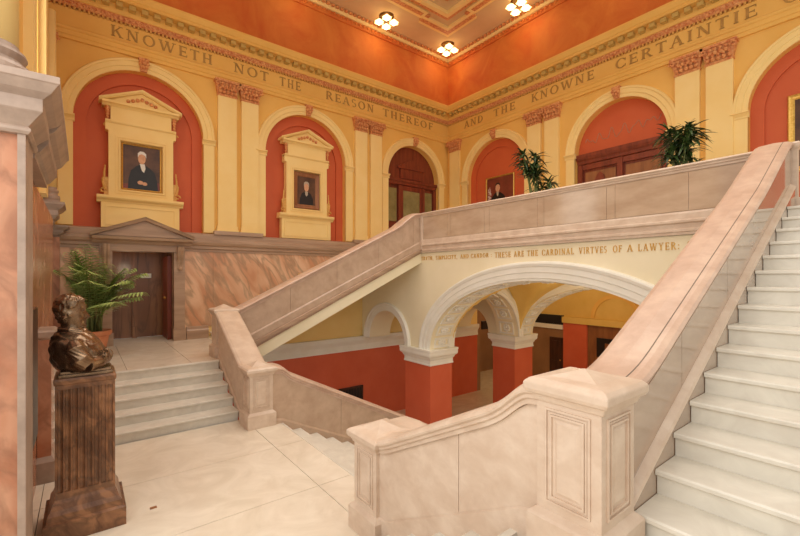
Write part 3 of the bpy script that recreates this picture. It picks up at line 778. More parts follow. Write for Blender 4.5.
# ---------------------------------------------------------------- ceiling lights
def light(cx, cy, label):
    z = 10.92
    t = thing('ceiling_light', label, 'ceiling light', (cx, cy, z), 'ceiling light clusters')
    b = MB(); b.lathe([(.02,z-.14),(.07,z-.13),(.10,z-.09),(.20,z-.07),(.24,z-.04),(.25,z-.001)], cx, cy, 20); part(b, 'rosette', [bronze2], t, smooth=True)
    for k in range(4):
        an = pi/4+k*pi/2+.2; ux, uy = cos(an), sin(an)
        bx, by, bz = cx+.24*ux, cy+.24*uy, z-.13
        b = MB(); b.tube([(cx+.08*ux, cy+.08*uy, z-.06), (cx+.16*ux, cy+.16*uy, z-.05), (bx, by, bz+.03)], .02, 6); a_ = part(b, 'arm', [bronze2], t)
        b = MB()
        rows = []
        for j, (r, dz) in enumerate(((.03, .04), (.07, .0), (.11, -.05), (.15, -.08))):
            rows.append([(bx+r*(1+(.12 if j > 1 else 0)*cos(6*q*2*pi/24))*cos(q*2*pi/24), by+r*(1+(.12 if j > 1 else 0)*cos(6*q*2*pi/24))*sin(q*2*pi/24), bz+dz) for q in range(24)])
        b.grid(rows, caps=False); part(b, 'flower_shade', [shade_m], a_, smooth=True, recalc=False)
        b = MB(); b.sph((bx, by, bz-.07), .07, sz=1.25); part(b, 'bulb', [bulb_m], a_, smooth=True)
    l = bpy.data.lights.new('lamp_light', 'POINT'); l.energy = LAMP; l.color = (1, .74, .42); l.shadow_soft_size = .25
    lo = bpy.data.objects.new('lamp_light', l); COL.objects.link(lo); lo.location = (0, 0, -.55); lo.parent = t
LAMP = 8
light(10.6, 10.8, 'cluster of flower bulbs nearest the ceiling corner')
light(7.86, 10.85, 'cluster of flower bulbs left of the one in the corner')
light(10.65, 7.75, 'cluster of flower bulbs at the top edge, right of the corner')
for i, (x, y) in enumerate(((5.0, 10.85), (2.2, 10.85), (10.65, 4.9), (10.65, 2.0))):
    l = bpy.data.lights.new('lamp_light', 'POINT'); l.energy = LAMP; l.color = (1, .74, .42); l.shadow_soft_size = .25
    lo = bpy.data.objects.new('lamp_light', l); COL.objects.link(lo); lo.location = (x, y, 10.4)

# ---------------------------------------------------------------- inscriptions
def px(x, mp):
    a = (x-400)/409; X = .79*a+.613; Y = -.613*a+.79
    return YA*X/Y if mp is MA else (XB*Y/X if mp is MBm else XC*Y/X)
TH, TN = .17, .085
def ln_(x0, y0, x1, y1, w): return [(x0-w/2, y0), (x0+w/2, y0), (x1+w/2, y1), (x1-w/2, y1)]
def bar(x0, x1, y, w=.075): return [(x0, y-w/2), (x1, y-w/2), (x1, y+w/2), (x0, y+w/2)]
def srf(x, y, h=.15): return [(x-h, 0 if y == 0 else 1-.05), (x+h, 0 if y == 0 else 1-.05), (x+h, .05 if y == 0 else 1), (x-h, .05 if y == 0 else 1)]
def stem(x, w=TH): return [ln_(x, 0, x, 1, w), srf(x, 0), srf(x, 1)]
def arcs(cx, cy, rx, ry, t0, t1, T=TH, n=12):
    out = []
    for i in range(n):
        a, c = radians(t0+(t1-t0)*i/n), radians(t0+(t1-t0)*(i+1)/n)
        out.append([(cx+rx*cos(a), cy+ry*sin(a)), (cx+rx*cos(c), cy+ry*sin(c)), (cx+(rx-T)*cos(c), cy+(ry-.065)*sin(c)), (cx+(rx-T)*cos(a), cy+(ry-.065)*sin(a))])
    return out
GL = {
 'I': (.40, stem(.2)), 'T': (.80, stem(.4)+[bar(.02,.78,.96), ln_(.04,.82,.04,.99,.05), ln_(.76,.82,.76,.99,.05)]),
 'H': (.92, stem(.2)+stem(.72)+[bar(.2,.72,.5)]), 'E': (.74, stem(.2)+[bar(.2,.66,.96), bar(.2,.58,.5), bar(.2,.70,.04), ln_(.66,.80,.66,.99,.05), ln_(.70,.01,.70,.22,.05), ln_(.58,.40,.58,.60,.05)]),
 'F': (.70, stem(.2)+[bar(.2,.66,.96), bar(.2,.56,.5), ln_(.66,.80,.66,.99,.05), ln_(.56,.40,.56,.60,.05)]), 'L': (.72, stem(.2)+[bar(.2,.68,.04), ln_(.68,.01,.68,.24,.05)]),
 'K': (.88, stem(.2)+[ln_(.26,.42,.72,.98,TN), ln_(.74,.02,.42,.60,TH), srf(.72,1), srf(.76,0)]), 'N': (.96, [ln_(.18,0,.18,1,TN), ln_(.78,0,.78,1,TN), ln_(.76,0,.20,1,TH), srf(.18,0), srf(.16,1), srf(.78,1)]),
 'O': (1.0, arcs(.5,.5,.47,.52,0,360,n=20)), 'C': (.90, arcs(.5,.5,.46,.52,42,318,n=16)+[ln_(.84,.66,.84,.92,.05), ln_(.84,.08,.84,.30,.05)]),
 'D': (.94, stem(.2)+arcs(.34,.5,.54,.5,-90,90)+[bar(.2,.36,.965), bar(.2,.36,.035)]), 'P': (.76, stem(.2)+arcs(.36,.73,.36,.27,-90,90)+[bar(.2,.38,.965), bar(.2,.38,.49,.05)]),
 'R': (.90, stem(.2)+arcs(.36,.74,.36,.26,-90,90)+[bar(.2,.38,.965), bar(.2,.38,.50,.05), ln_(.78,.02,.44,.50,TH), srf(.80,0,.12)]),
 'S': (.66, arcs(.33,.74,.27,.27,30,250,T=.11,n=10)+arcs(.33,.27,.29,.28,-140,80,T=.12,n=10)), 'A': (.94, [ln_(.14,0,.45,1,TN), ln_(.80,0,.48,1,TH), bar(.26,.66,.36,.06), srf(.14,0), srf(.80,0)]),
 'V': (.92, [ln_(.46,0,.16,1,TH), ln_(.48,0,.80,1,TN), srf(.16,1), srf(.80,1)]), 'W': (1.34, [ln_(.40,0,.14,1,TH), ln_(.42,0,.68,1,TN), ln_(.92,0,.66,1,TH), ln_(.94,0,1.20,1,TN), srf(.14,1), srf(.66,1), srf(1.20,1)]),
 'M': (1.10, [ln_(.14,0,.20,1,TN), ln_(.53,0,.22,1,TH), ln_(.55,0,.88,1,TN), ln_(.94,0,.88,1,TH), srf(.14,0), srf(.96,0), srf(.16,1), srf(.92,1)]), 'Y': (.86, [ln_(.43,0,.43,.5,TH), ln_(.43,.45,.14,1,TH), ln_(.43,.45,.74,1,TN), srf(.43,0), srf(.14,1), srf(.74,1)]),
 ',': (.30, [ln_(.08,-.16,.16,.10,.11)]), ':': (.36, [ln_(.16,.04,.16,.20,.15), ln_(.16,.50,.16,.66,.15)]), ' ': (.35, [])}
def word(txt, mp, s0, s1, z, h, n, m, label, grp):
    sp = .22; tot = sum(GL[c][0] for c in txt)+sp*(len(txt)-1)
    x = 0; t = thing('inscription_word', label, 'inscription', mp((s0+s1)/2, z, n), grp)
    for ch in txt:
        wd, polys = GL[ch]; b = MB()
        for k, p in enumerate(polys):
            b.plate(mp, [(s0+(s1-s0)*(x+q[0])/tot, z+h*q[1]) for q in p], [], n-.002, n+.010+.0004*(k % 5))
        x += wd+sp
        if polys: part(b, 'letter', [m], t)
        else: b.bm.free()
    return t
for w, a, c in (('KNOWETH', 110, 212), ('NOT', 233, 268), ('THE', 279, 300), ('REASON', 325, 373), ('THEREOF', 382, 432)):
    word(w, MA, px(a, MA), px(c, MA), 7.97, .25, .045, goldlet, f'gilt word {w} in frieze of the left wall', 'words of the frieze inscription')
for w, a, c in (('AND', 465, 484), ('THE', 494.5, 516), ('KNOWNE', 532, 595), ('CERTAINTIE', 616, 758), ('O', 783, 803)):
    word(w, MBm, px(a, MBm), px(c, MBm), 7.97, .25, .045, goldlet, f'gilt word {w} in frieze of the right wall', 'words of the frieze inscription')
for w, a, c, h in (('TRVTH,', 421.5, 433.5, .10), ('SIMPLICITY,', 436, 457.5, .10), ('AND', 460.5, 469, .10), ('CANDOR :', 471, 492, .10), ('THESE', 495, 511, .12), ('ARE', 514, 524, .12), ('THE', 527.5, 538, .12),
                   ('CARDINAL', 542, 574, .12), ('VIRTVES', 579, 607, .12), ('OF', 613, 622, .12), ('A', 627, 633, .12), ('LAWYER:', 638, 680, .12), ('S', 687, 693, .12)):
    word(w, MC, px(a, MC), px(c, MC), 2.90-h+.045, h, .002, gold if w != 'x' else goldlet, f'small gilt word {w} on the cream wall above the big arch', 'words of the inscription above the big arch')

# ---------------------------------------------------------------- dado of north wall at the upper landing
t_d = thing('dado', 'veined pink marble dado with taupe cornice along the left wall', 'dado', (3.3, YA, L1))
dw = (.54, 1.80)
for a, c, z0 in ((-1.2, -.2, L1+.3), (-.2, .30, L1+.3), (2.04, 2.72, L1+.3), (2.72, 3.9, 1.3), (3.9, 5.1, 1.9), (5.1, 6.3, 2.5)):
    b = MB(); b.mbox(MA, a+.002, c-.002, z0, 3.06, -.0, .04); part(b, 'marble_panel', [dado_m], t_d)
b = MB(); b.plate(MA, [(-1.2,L1+.001),(dw[0],L1+.001),(dw[0],3.0),(dw[1],3.0),(dw[1],L1+.001),(2.3,L1+.001),(7.0,3.0),(7.9,3.0),(7.9,3.46),(-1.2,3.46)], [], -.28, -.001)
part(b, 'backing', [taupe], t_d)
bp = [(0,L1+.001),(.10,L1+.001),(.10,L1+.22),(.08,L1+.25),(.07,L1+.32),(0,L1+.33)]
for a, c in ((-1.2, .26), (2.08, 2.6)):
    b = MB(); b.sweep(MA, bp, [(a, 0), (c, 0)]); part(b, 'skirting', [taupe], t_d)
b = MB()
b.sweep(MA, [(0,3.04),(.06,3.04),(.06,3.10),(.10,3.12),(.10,3.18),(.15,3.22),(.17,3.28),(.17,3.34),(.13,3.36),(.13,3.50),(0,3.53)], [(-1.2, 0), (7.9, 0)])
for s0, s1 in ((2.72, 4.0), (6.98, 8.24)):
    b.mbox(MA, s0, s1, 3.50, 3.60, 0, .19)
part(b, 'cornice', [taupe], t_d)

# doorway with pediment in the dado
t = thing('doorway_surround', 'taupe marble doorway with triangular pediment and scroll brackets', 'doorway', (1.17, YA-.1, L1))
for a, c in ((.30, dw[0]), (dw[1], 2.04)):
    b = MB(); b.mbox(MA, a, c, L1+.001, 3.0, -.05, .10); part(b, 'jamb', [taupe], t)
    b = MB(); b.mbox(MA, a-.02, c+.02, L1+.001, L1+.30, .10, .14); part(b, 'jamb_base', [taupe], t)
b = MB(); b.mbox(MA, .30, 2.04, 3.0, 3.16, -.05, .13); b.sweep(MA, [(0,3.16),(.16,3.16),(.20,3.22),(.30,3.26),(.32,3.32),(0,3.34)], [(.16, 0), (2.18, 0)]); part(b, 'lintel', [taupe], t)
b = MB(); b.plate(MA, [(.22,3.34),(2.12,3.34),(1.17,3.74)], [], .0, .22)
for sg in (-1, 1):
    b.grid([[MA(1.17+sg*u, 3.80-.40*u/1.03+v, n) for v, n in ((-.08,0),(-.08,.30),(-.03,.32),(0,.34),(.0,0))] for u in (0, 1.05)])
part(b, 'pediment', [taupe], t)
def scroll(mp, s, z0, z1, parent):
    b = MB(); rows = []
    for i in range(13):
        u = i/12; z = z1-(z1-z0)*u; n = .13+.15*(1-u)**1.3+.03*sin(u*6)
        rows.append([mp(s-.07, z, .10), mp(s-.07, z, n), mp(s-.035, z, n+.012), mp(s, z, n-.006), mp(s+.035, z, n+.012), mp(s+.07, z, n), mp(s+.07, z, .10)])
    b.grid(rows); b.sph(mp(s, z0, .15), .05, nu=8, nv=6); part(b, 'scroll_bracket', [taupe], parent)
scroll(MA, .42, 2.60, 3.14, t); scroll(MA, 1.93, 2.60, 3.14, t)
# vestibule behind
b = MB()
b.box(.20, 2.1, 12.75, 12.85, L1, 3.1); b.box(dw[0]-.12, dw[0]-.02, YA+.05, 12.75, L1, 3.1); b.box(dw[1]+.02, dw[1]+.12, YA+.05, 12.75, L1, 3.1); b.box(.4, 2, YA+.05, 12.85, 3.05, 3.15)
struct(b.build('wall_vestibule', [brownp]))
b = MB(); b.box(dw[0]-.1, dw[1]+.1, YA-.001, 12.75, L1-.1, L1-.001); struct(b.build('floor', [floor_m]))
b = MB(); b.box(1.02, 1.12, 12.66, 12.75, L1, 3.05); b.box(1.02, 1.12, 12.62, 12.66, L1, L1+.3)
o = b.build('vestibule_pilaster', [brownp]); tag(o, 'slim brown marble strip inside the shaded doorway', 'pilaster')
d = MB(); d.box(1.70, 1.79, 11.80, 12.62, L1+.002, 2.92); dr = struct(d.build('door_1', [woodr]))
b = MB(); b.sph((1.66, 11.95, 1.86), .035); b.tube([(1.66, 11.95, 1.86), (1.72, 11.95, 1.86)], .012); part(b, 'door_knob', [brass], dr)
b = MB(); b.box(1.21, 1.45, 12.71, 12.749, 2.36, 2.48); o = b.build('door_sign', [paper]); tag(o, 'small white sign inside the pedimented doorway', 'sign')

# ---------------------------------------------------------------- portraits on the north wall
def oval(cx, cz, a, b_, n=20): return [(cx+a*cos(2*pi*i/n), cz+b_*sin(2*pi*i/n)) for i in range(n)]
def portrait(mp, c, z0, z1, w, n, label, style, fw=.07, fm=gold):
    t = thing('painting', label, 'painting', mp(c, z0, n))
    b = MB()
    s0, s1 = c-w/2, c+w/2
    prf = [(0, 0), (0, .03), (.02, .05), (fw*.5, .035), (fw*.8, .03), (fw, .012), (fw, 0)]
    cor = [(s0, z0, 1, 1), (s1, z0, -1, 1), (s1, z1, -1, -1), (s0, z1, 1, -1), (s0, z0, 1, 1)]
    b.grid([[mp(x+dx*q, z+dz*q, n+h) for q, h in prf] for x, z, dx, dz in cor], caps=False); part(b, 'frame', [fm], t)
    b = MB(); W, H = s1-s0-2*fw, z1-z0-2*fw; x0, y0 = s0+fw, z0+fw
    lay = [n+.010]
    def P(pts, mi, flipx=False):
        lay[0] += .0012; b.mi = mi
        b.plate(mp, [(x0+W*((1-u) if mp is MBm else u), y0+H*v) for u, v in pts], [], n+.001, lay[0])
    P([(0,0),(1,0),(1,1),(0,1)], 0)
    if style == 'a':
        P([(0,0),(1,0),(1,.2),(.0,.1)], 4)
        P([(.12,0),(.14,.22),(.20,.42),(.34,.53),(.44,.58),(.60,.58),(.72,.52),(.86,.42),(.93,.22),(.95,0)], 1)
        P([(.44,.60),(.58,.60),(.60,.50),(.56,.40),(.50,.44)], 3)
        P(oval(.50,.72,.105,.125), 2)
        P([(.39,.74),(.39,.84),(.45,.89),(.55,.89),(.62,.84),(.62,.74),(.59,.80),(.50,.83),(.42,.80)], 3)
        P(oval(.46,.16,.08,.045), 2); P(oval(.58,.14,.07,.04), 2)
    elif style == 'b':
        P([(.10,0),(.14,.22),(.24,.40),(.40,.47),(.60,.47),(.76,.40),(.88,.22),(.90,0)], 1)
        P([(.42,.48),(.58,.48),(.58,.36),(.50,.30),(.44,.36)], 3)
        P(oval(.50,.63,.13,.15), 2)
        P([(.36,.64),(.36,.78),(.44,.84),(.56,.84),(.65,.78),(.65,.64),(.61,.73),(.50,.77),(.40,.73)], 3)
    else:
        P([(.02,.1),(.16,.1),(.17,.62),(.12,.80),(.05,.72)], 4)
        P([(.06,0),(.10,.32),(.18,.50),(.32,.62),(.52,.62),(.68,.52),(.76,.34),(.80,0)], 1)
        P([(.37,.64),(.47,.64),(.44,.53),(.40,.53)], 3)
        P(oval(.42,.735,.085,.10), 2)
        P([(.33,.74),(.33,.82),(.37,.86),(.47,.86),(.51,.82),(.51,.74),(.49,.80),(.42,.83),(.35,.80)], 5)
    part(b, 'canvas', [canvr_m if style == 'c' else canv_m, coat_m, skin_m, paper if style == 'a' else hairw_m, flagr_m if style == 'c' else canvr_m, hairb_m], t)
    return t
def aedicule(c, label):
    mp = MA; N0 = -.165
    t = thing('portrait_surround', label, 'wall surround', mp(c, 3.54, N0))
    b = MB(); b.mbox(mp, c-.80, c+.80, 3.54, 4.14, N0, .02)
    for s0, s1, z0, z1 in ((c-.72, c+.72, 3.60, 3.64), (c-.72, c+.72, 4.02, 4.06), (c-.72, c-.68, 3.64, 4.02), (c+.68, c+.72, 3.64, 4.02)): b.mbox(mp, s0, s1, z0, z1, .02, .035)
    part(b, 'base_panel', [yellow2], t)
    b = MB(); b.sweep(mp, [(N0,4.12),(.03,4.12),(.05,4.16),(.10,4.19),(.12,4.22),(.12,4.27),(N0,4.28)], [(c-.88, 0), (c+.88, 0)]); part(b, 'ledge', [yellow2], t)
    b = MB(); b.plate(mp, [(c-.66,4.28),(c+.66,4.28),(c+.66,5.78),(c+.72,5.80),(c+.72,5.98),(c-.72,5.98),(c-.72,5.80),(c-.66,5.78)], [[(c-.43,4.44),(c+.43,4.44),(c+.43,5.58),(c-.43,5.58)]], N0, .03)
    b.mbox(mp, c-.43, c+.43, 4.44, 5.58, N0, -.05); part(b, 'frame_panel', [yellow2], t)
    b = MB()
    for ins, out, th in ((-.10, .045, .035), (-.04, .055, .03)):
        s0, s1, z0, z1 = c-.43+ins, c+.43-ins, 4.44+ins, 5.58-ins
        for q in ((s0, s1, z0, z0+th), (s0, s1, z1-th, z1), (s0, s0+th, z0+th, z1-th), (s1-th, s1, z0+th, z1-th)): b.mbox(mp, *q, .028, out)
    part(b, 'frame_moulding', [yellow2], t)
    b = MB(); b.mbox(mp, c-.62, c+.62, 5.98, 6.36, N0, .03)
    b.sweep(mp, [(N0,6.34),(.04,6.34),(.08,6.38),(.14,6.40),(.14,6.45),(N0,6.46)], [(c-.78, 0), (c+.78, 0)])
    b.sweep(mp, [(N0,5.96),(.05,5.96),(.07,5.99),(.07,6.02),(N0,6.03)], [(c-.72, 0), (c+.72, 0)])
    part(b, 'entablature', [yellow2], t)
    b = MB(); b.plate(mp, [(c-.72,6.45),(c+.72,6.45),(c,6.78)], [], N0, .03)
    for sg in (-1, 1):
        b.grid([[mp(c+sg*u, 6.84-.36*u/.84+v, n) for v, n in ((-.07,N0),(-.07,.10),(-.03,.14),(0,.15),(0,N0))] for u in (0, .84)])
    part(b, 'pediment', [yellow2], t)
    b = MB()
    for k in range(7):
        u = (k-3)/3; b.sph(mp(c+u*.28, 6.53+.10*(1-abs(u)), .045), .045, nu=7, nv=5)
    part(b, 'pediment_relief', [redorn], t)
    for sg in (-1, 1):
        b = MB()
        for s_, z_, r_ in ((c+sg*.76, 4.38, .07), (c+sg*.72, 5.90, .05)):
            pts = [mp(s_+sg*(-.0)+(r_-.006*k)*cos(k*.7), z_+(r_-.006*k)*sin(k*.7), .0) for k in range(10)]
            b.tube(pts, .02, 6)
        part(b, 'scroll_curl', [gildorn], t); b = MB()
        b.tube([mp(c+sg*(.72+.05*sin(pi*k/10)*(1 if k < 5 else .4)), 4.42+.55*k/10, .0) for k in range(11)], [.035-.002*k for k in range(11)], 8)
        b.mbox(mp, min(c+sg*.66, c+sg*.74), max(c+sg*.66, c+sg*.74), 4.28, 4.7, N0, .0)
        part(b, 'side_scroll', [gildorn], t)
    for sg in (-1, 1):
        b = MB()
        for k in range(4): b.sph(mp(c+sg*.68, 6.28-.07*k, .05), .05-.005*k, nu=7, nv=5)
        part(b, 'corner_ornament', [redorn], t)
aedicule(1.13, 'pale yellow pedimented surround framing the leftmost portrait')
aedicule(5.40, 'pale yellow pedimented surround framing the second portrait')
portrait(MA, 1.13, 4.46, 5.56, .82, -.045, 'portrait of white-haired man in black coat, arms folded, leftmost niche', 'a', fw=.035)
portrait(MA, 5.40, 4.46, 5.56, .84, -.045, 'small dark portrait in thick brown frame, second niche', 'b', fw=.13, fm=woodm)
portrait(MBm, 9.22, 4.45, 5.96, 1.24, -.21, 'portrait of judge in black robe beside a flag, thin gilt frame', 'c', fw=.05)
portrait(MBm, 1.13, 4.55, 6.15, 1.30, -.21, 'dark painting in wide ornate gilt frame at right edge', 'b', fw=.11)

# ---------------------------------------------------------------- left marble piers, entablature and window wall
def capstack(b, x0, x1, y0, y1, z0, z1):
    h = z1-z0
    b.stack(x0, x1, y0, y1, [(z0, 0), (z0, .015), (z0+.05*h, .03), (z0+.10*h, .03), (z0+.14*h, .015), (z0+.22*h, .04), (z0+.34*h, .08), (z0+.38*h, .095), (z0+.40*h, .10), (z0+.62*h, .10), (z0+.66*h, .12), (z0+.72*h, .15), (z0+.86*h, .19), (z0+.88*h, .20), (z1, .20)])
t = thing('marble_pier', 'big pink marble pier at the left edge with grey moulded capital', 'pier', (-.8, 4.4, 0))
b = MB(); b.box(-1.25, -.375, 4.09, 4.60, .001, 3.44); part(b, 'shaft', [pinkm], t)
b = MB(); b.box(-.375, -.33, 4.05, 4.6, .001, 3.44); part(b, 'edge_strip', [greystn], t)
b = MB(); capstack(b, -1.25, -.33, 4.05, 4.6, 3.44, 3.84); part(b, 'capital', [greystn], t)
t = thing('marble_pier', 'second pink marble pier behind the bust with small grey capital', 'pier', (-.8, 10.5, L1))
b = MB(); b.box(-1.2, -.56, 10.3, 10.75, L1+.001, 3.42); part(b, 'shaft', [pinkm], t)
b = MB(); b.box(-.56, -.47, 10.28, 10.75, L1+.001, 3.42); part(b, 'edge_strip', [greystn], t)
b = MB(); capstack(b, -1.2, -.47, 10.3, 10.75, 3.42, 3.82); part(b, 'capital', [greystn], t)
t = thing('marble_pier', 'third small marble pier against the left wall end', 'pier', (-.6, 11.3, L1))
b = MB(); b.box(-.6, -.38, 11.1, 11.42, L1+.001, 3.22); part(b, 'shaft', [pinkm], t)
b = MB(); capstack(b, -.58, -.42, 11.14, 11.34, 3.22, 3.46); part(b, 'capital', [greystn], t)
# receding entablature and polished wall
b = MB(); b.grid([[(x, y, z) for x, z in ((-1.25,3.44),(-.33,3.44),(-.33,3.48),(-.30,3.50),(-.26,3.56),(-.24,3.58),(-.24,3.67),(-.20,3.70),(-.15,3.78),(-.13,3.80),(-.13,3.84),(-1.25,3.84))] for y in (4.81, 6.35)])
o = b.build('entablature', [greystn]); tag(o, 'steeply receding grey stone entablature at the left, above the bust', 'entablature')
b = MB(); b.box(-1.6, -.42, 4.61, 9.6, 0.001, 3.43)
wl = struct(b.build('wall_west', [pinkm]))
b = MB(); b.box(-.419, -.35, 4.64, 5.4, .85, 2.10); part(b, 'dark_bronze_plaque', [woodd], wl)
t = thing('stub_pier', 'low red marble pier with pale cap directly behind the bust pedestal', 'pier', (-.35, 6.5, 0))
b = MB(); b.box(-.415, -.29, 6.3, 6.8, .001, 1.66); part(b, 'shaft', [pinkm], t)
b = MB(); b.stack(-.415, -.29, 6.3, 6.8, [(.001, .04), (.24, .04), (.30, .0)]); part(b, 'base', [greystn], t)
b = MB(); b.stack(-.415, -.29, 6.3, 6.8, [(1.66, .0), (1.69, .03), (1.75, .035), (1.77, .01)]); part(b, 'cap', [greystn], t)
# upper storey of west wall
b = MB(); b.plate(lambda s, z, n: (-.60+n, s, z), [(4.0,3.85),(11.5,3.85),(11.5,10.92),(4.0,10.92)], [[(7.7,4.1),(9.3,4.1),(9.3,8.3),(7.7,8.3)]], -.3, 0); part(b, 'upper_wall', [yellow], wl)
b = MB(); b.box(-.9, -.85, 7.7, 9.3, 4.1, 8.3); wi = struct(b.build('window_1', [pane_m]))
b = MB()
for y0, y1, z0, z1 in ((7.7, 9.3, 4.1, 4.18), (7.7, 9.3, 8.22, 8.3), (7.7, 7.78, 4.18, 8.22), (9.22, 9.3, 4.18, 8.22)): b.box(-.85, -.80, y0, y1, z0, z1)
part(b, 'window_frame', [yellow2], wi)
def column(label, cx, cy, z0, r, zt):
    t = thing('column', label, 'column', (cx, cy, z0))
    b = MB(); b.box(cx-r*1.5, cx+r*1.5, cy-r*1.5, cy+r*1.5, z0+.001, z0+.07)
    b.lathe([(r*1.45,z0+.07),(r*1.52,z0+.10),(r*1.52,z0+.13),(r*1.42,z0+.16),(r*1.2,z0+.17),(r*1.15,z0+.20),(r*1.22,z0+.22),(r*1.30,z0+.245),(r*1.25,z0+.27),(r*1.08,z0+.28),(r*1.02,z0+.32)], cx, cy, 28); part(b, 'base', [greystn], t, smooth=False)
    b = MB(); b.lathe([(r,z0+.32),(r*.98,z0+1.5),(r*.86,zt)], cx, cy, 28); part(b, 'shaft', [yellow2], t, smooth=True)
    return t
column('yellow column on the big pier at left edge, grey base', -.56, 4.34, 3.84, .17, 8.9)
column('distant yellow column above the second marble pier', -.50, 10.5, 3.82, .10, 7.6)
b = MB(); b.box(-.60, -.50, 9.4, 9.9, 3.85, 8.6); part(b, 'yellow_pilaster', [yellow2], wl)
b = MB(); b.box(-.60, -.50, 7.05, 7.55, 3.85, 8.6); part(b, 'yellow_pilaster', [yellow2], wl)

# ---------------------------------------------------------------- pedestal and bust
PX0, PX1, PY0, PY1 = -.20, .25, 4.85, 5.29
t = thing('pedestal', 'brown marble fluted pedestal carrying the bronze bust', 'pedestal', ((PX0+PX1)/2, (PY0+PY1)/2, 0))
b = MB(); b.stack(PX0, PX1, PY0, PY1, [(0, .085), (.17, .085), (.185, .058), (.24, .052), (.28, .03), (.33, .014), (.36, 0)]); part(b, 'base', [pedm], t)
b = MB()
nf = 8; w = (PX1-PX0)
pts = []
for i in range(nf):     # fluted front outline, extruded between bottom and top
    a = PX0+.012+(w-.024)*i/nf; q = (w-.024)/nf
    pts += [(a+q*.12, PY0), (a+q*.20, PY0+.014), (a+q*.5, PY0+.018), (a+q*.80, PY0+.014), (a+q*.88, PY0)]
loop = [(PX0, PY0)]+pts+[(PX1, PY0), (PX1, PY1), (PX0, PY1)]
b.grid([[(x, y, z) for x, y in loop] for z in (.42, 1.36)])
b.box(PX0, PX1, PY0, PY1, .36, .42); b.box(PX0, PX1, PY0, PY1, 1.36, 1.40)
part(b, 'fluted_shaft', [pedm], t)
b = MB(); b.stack(PX0, PX1, PY0, PY1, [(1.40, 0), (1.41, .008), (1.445, .012), (1.46, .004)]); part(b, 'cap', [pedm], t)

# bust: overlapping lofts fused by a voxel remesh; faces +X
bx, by, bz = .0, 5.07, 1.46
t = thing('bust', 'dark bronze bust of a man with folded arms facing right', 'bust', (bx, by, bz))
b = MB(); b.box(-.18, .235, 4.875, 5.265, 1.4605, 1.49); b.box(-.165, .22, 4.89, 5.25, 1.49, 1.515); part(b, 'bronze_plinth', [bronze], t, bevel=.004)
b = MB()
def ringloft(levels, f=None, n=56, disp=None):
    rows = []; fl = []
    for p_, q_ in zip(levels, levels[1:]):
        for k in range(5): fl.append(tuple(p_[i]*(1-k/5)+q_[i]*k/5 for i in range(5)))
    fl.append(levels[-1])
    for (z, cx, cy, rx, ry) in fl:
        row = []
        for k in range(n):
            an = 2*pi*k/n; x = rx*cos(an); y = ry*sin(an)
            p = Vector((cx+x, cy+y, z))
            if disp: p = disp(p, an)
            row.append(tuple(p))
        rows.append(row)
    b.grid(rows)
# head (centre x=hx): profile front/back per level; z from chin to crown
hx, hy = bx-.075, by
HB = 1.905          # chin z
KS = .93
prof_h = [ # dz, front, back, halfwidth
 (-.05, .035,-.075,.055),(-.02,.075,-.085,.062),(.0,.098,-.09,.070),(.02,.108,-.095,.078),(.045,.106,-.10,.086),(.07,.106,-.108,.092),(.09,.108,-.118,.096),(.115,.106,-.128,.099),
 (.14,.102,-.135,.102),(.165,.098,-.14,.104),(.185,.096,-.143,.106),(.21,.106,-.145,.108),(.235,.106,-.146,.109),(.26,.100,-.145,.108),(.285,.088,-.138,.103),(.31,.066,-.12,.092),(.33,.036,-.095,.072),(.345,.0,-.06,.045),(.352,-.02,-.04,.015)]
def gs(v, c, s): return exp(-((v-c)/s)**2)
rows = []
N = 64
for dz, fr, bk, hw in [(lambda q: q)(p) for p in prof_h]:
    pass
fine = []
for i in range(len(prof_h)-1):
    for k in range(4):
        u = k/4; fine.append([prof_h[i][j]*(1-u)+prof_h[i+1][j]*u for j in range(4)])
fine.append(list(prof_h[-1]))
for dz, fr, bk, hw in fine:
    row = []
    for k in range(N):
        an = 2*pi*k/N; cx_ = (fr+bk)/2; rx = (fr-bk)/2
        ca, sa = cos(an), sin(an); e = .86
        x = cx_+rx*(abs(ca)**e)*(1 if ca > 0 else -1); y = hw*(abs(sa)**e)*(1 if sa > 0 else -1)
        d = 0
        if ca > 0:
            nose = gs(y, 0, .017)*(.034*gs(dz, .106, .017)+.026*gs(dz, .130, .024)+.014*gs(dz, .16, .03))
            brow = .012*gs(dz, .197, .012)*gs(abs(y), .040, .032)
            eye = -.020*gs(dz, .170, .016)*gs(abs(y), .038, .018)
            ball = .008*gs(dz, .170, .008)*gs(abs(y), .038, .010)
            lips = (.010*gs(dz, .066, .007)+.010*gs(dz, .050, .007)-.006*gs(dz, .058, .004))*gs(y, 0, .030)
            chin = .014*gs(dz, .012, .018)*gs(y, 0, .03)
            cheek = -.008*gs(dz, .075, .03)*gs(abs(y), .062, .02)
            d = (nose+brow+eye+ball+lips+chin+cheek)
        x += d
        # ears
        if ca < .25 and ca > -.45: y += (1 if sa > 0 else -1)*.020*gs(dz, .145, .035)*gs(ca, -.08, .17)
        # hair mass
        line = interp([(-1,.04),(-.5,.06),(-.28,.10),(-.12,.19),(.12,.20),(.30,.215),(.50,.262),(1,.272)], ca)
        hwt = max(0, min(1, (dz-line)/.018))
        hn = hwt*(.015+.014*noise.noise(Vector((x*30, y*30, dz*26)))+.009*noise.noise(Vector((x*75, y*75, dz*60))))
        x += hn*(x-cx_)/max(rx, .03); y += hn*y/max(hw, .03)
        dzz = dz+hn*max(0, (dz-.2)/.15)*.6
        row.append((hx+x*KS, hy+y*KS*.98, HB+dzz*.92))
    rows.append(row)
b.grid(rows)
ringloft([(1.80, bx-.07, by, .13, .13), (1.85, bx-.08, by, .105, .10), (1.89, bx-.085, by, .090, .084), (1.94, bx-.085, by, .084, .078), (2.0, bx-.085, by, .084, .074)])
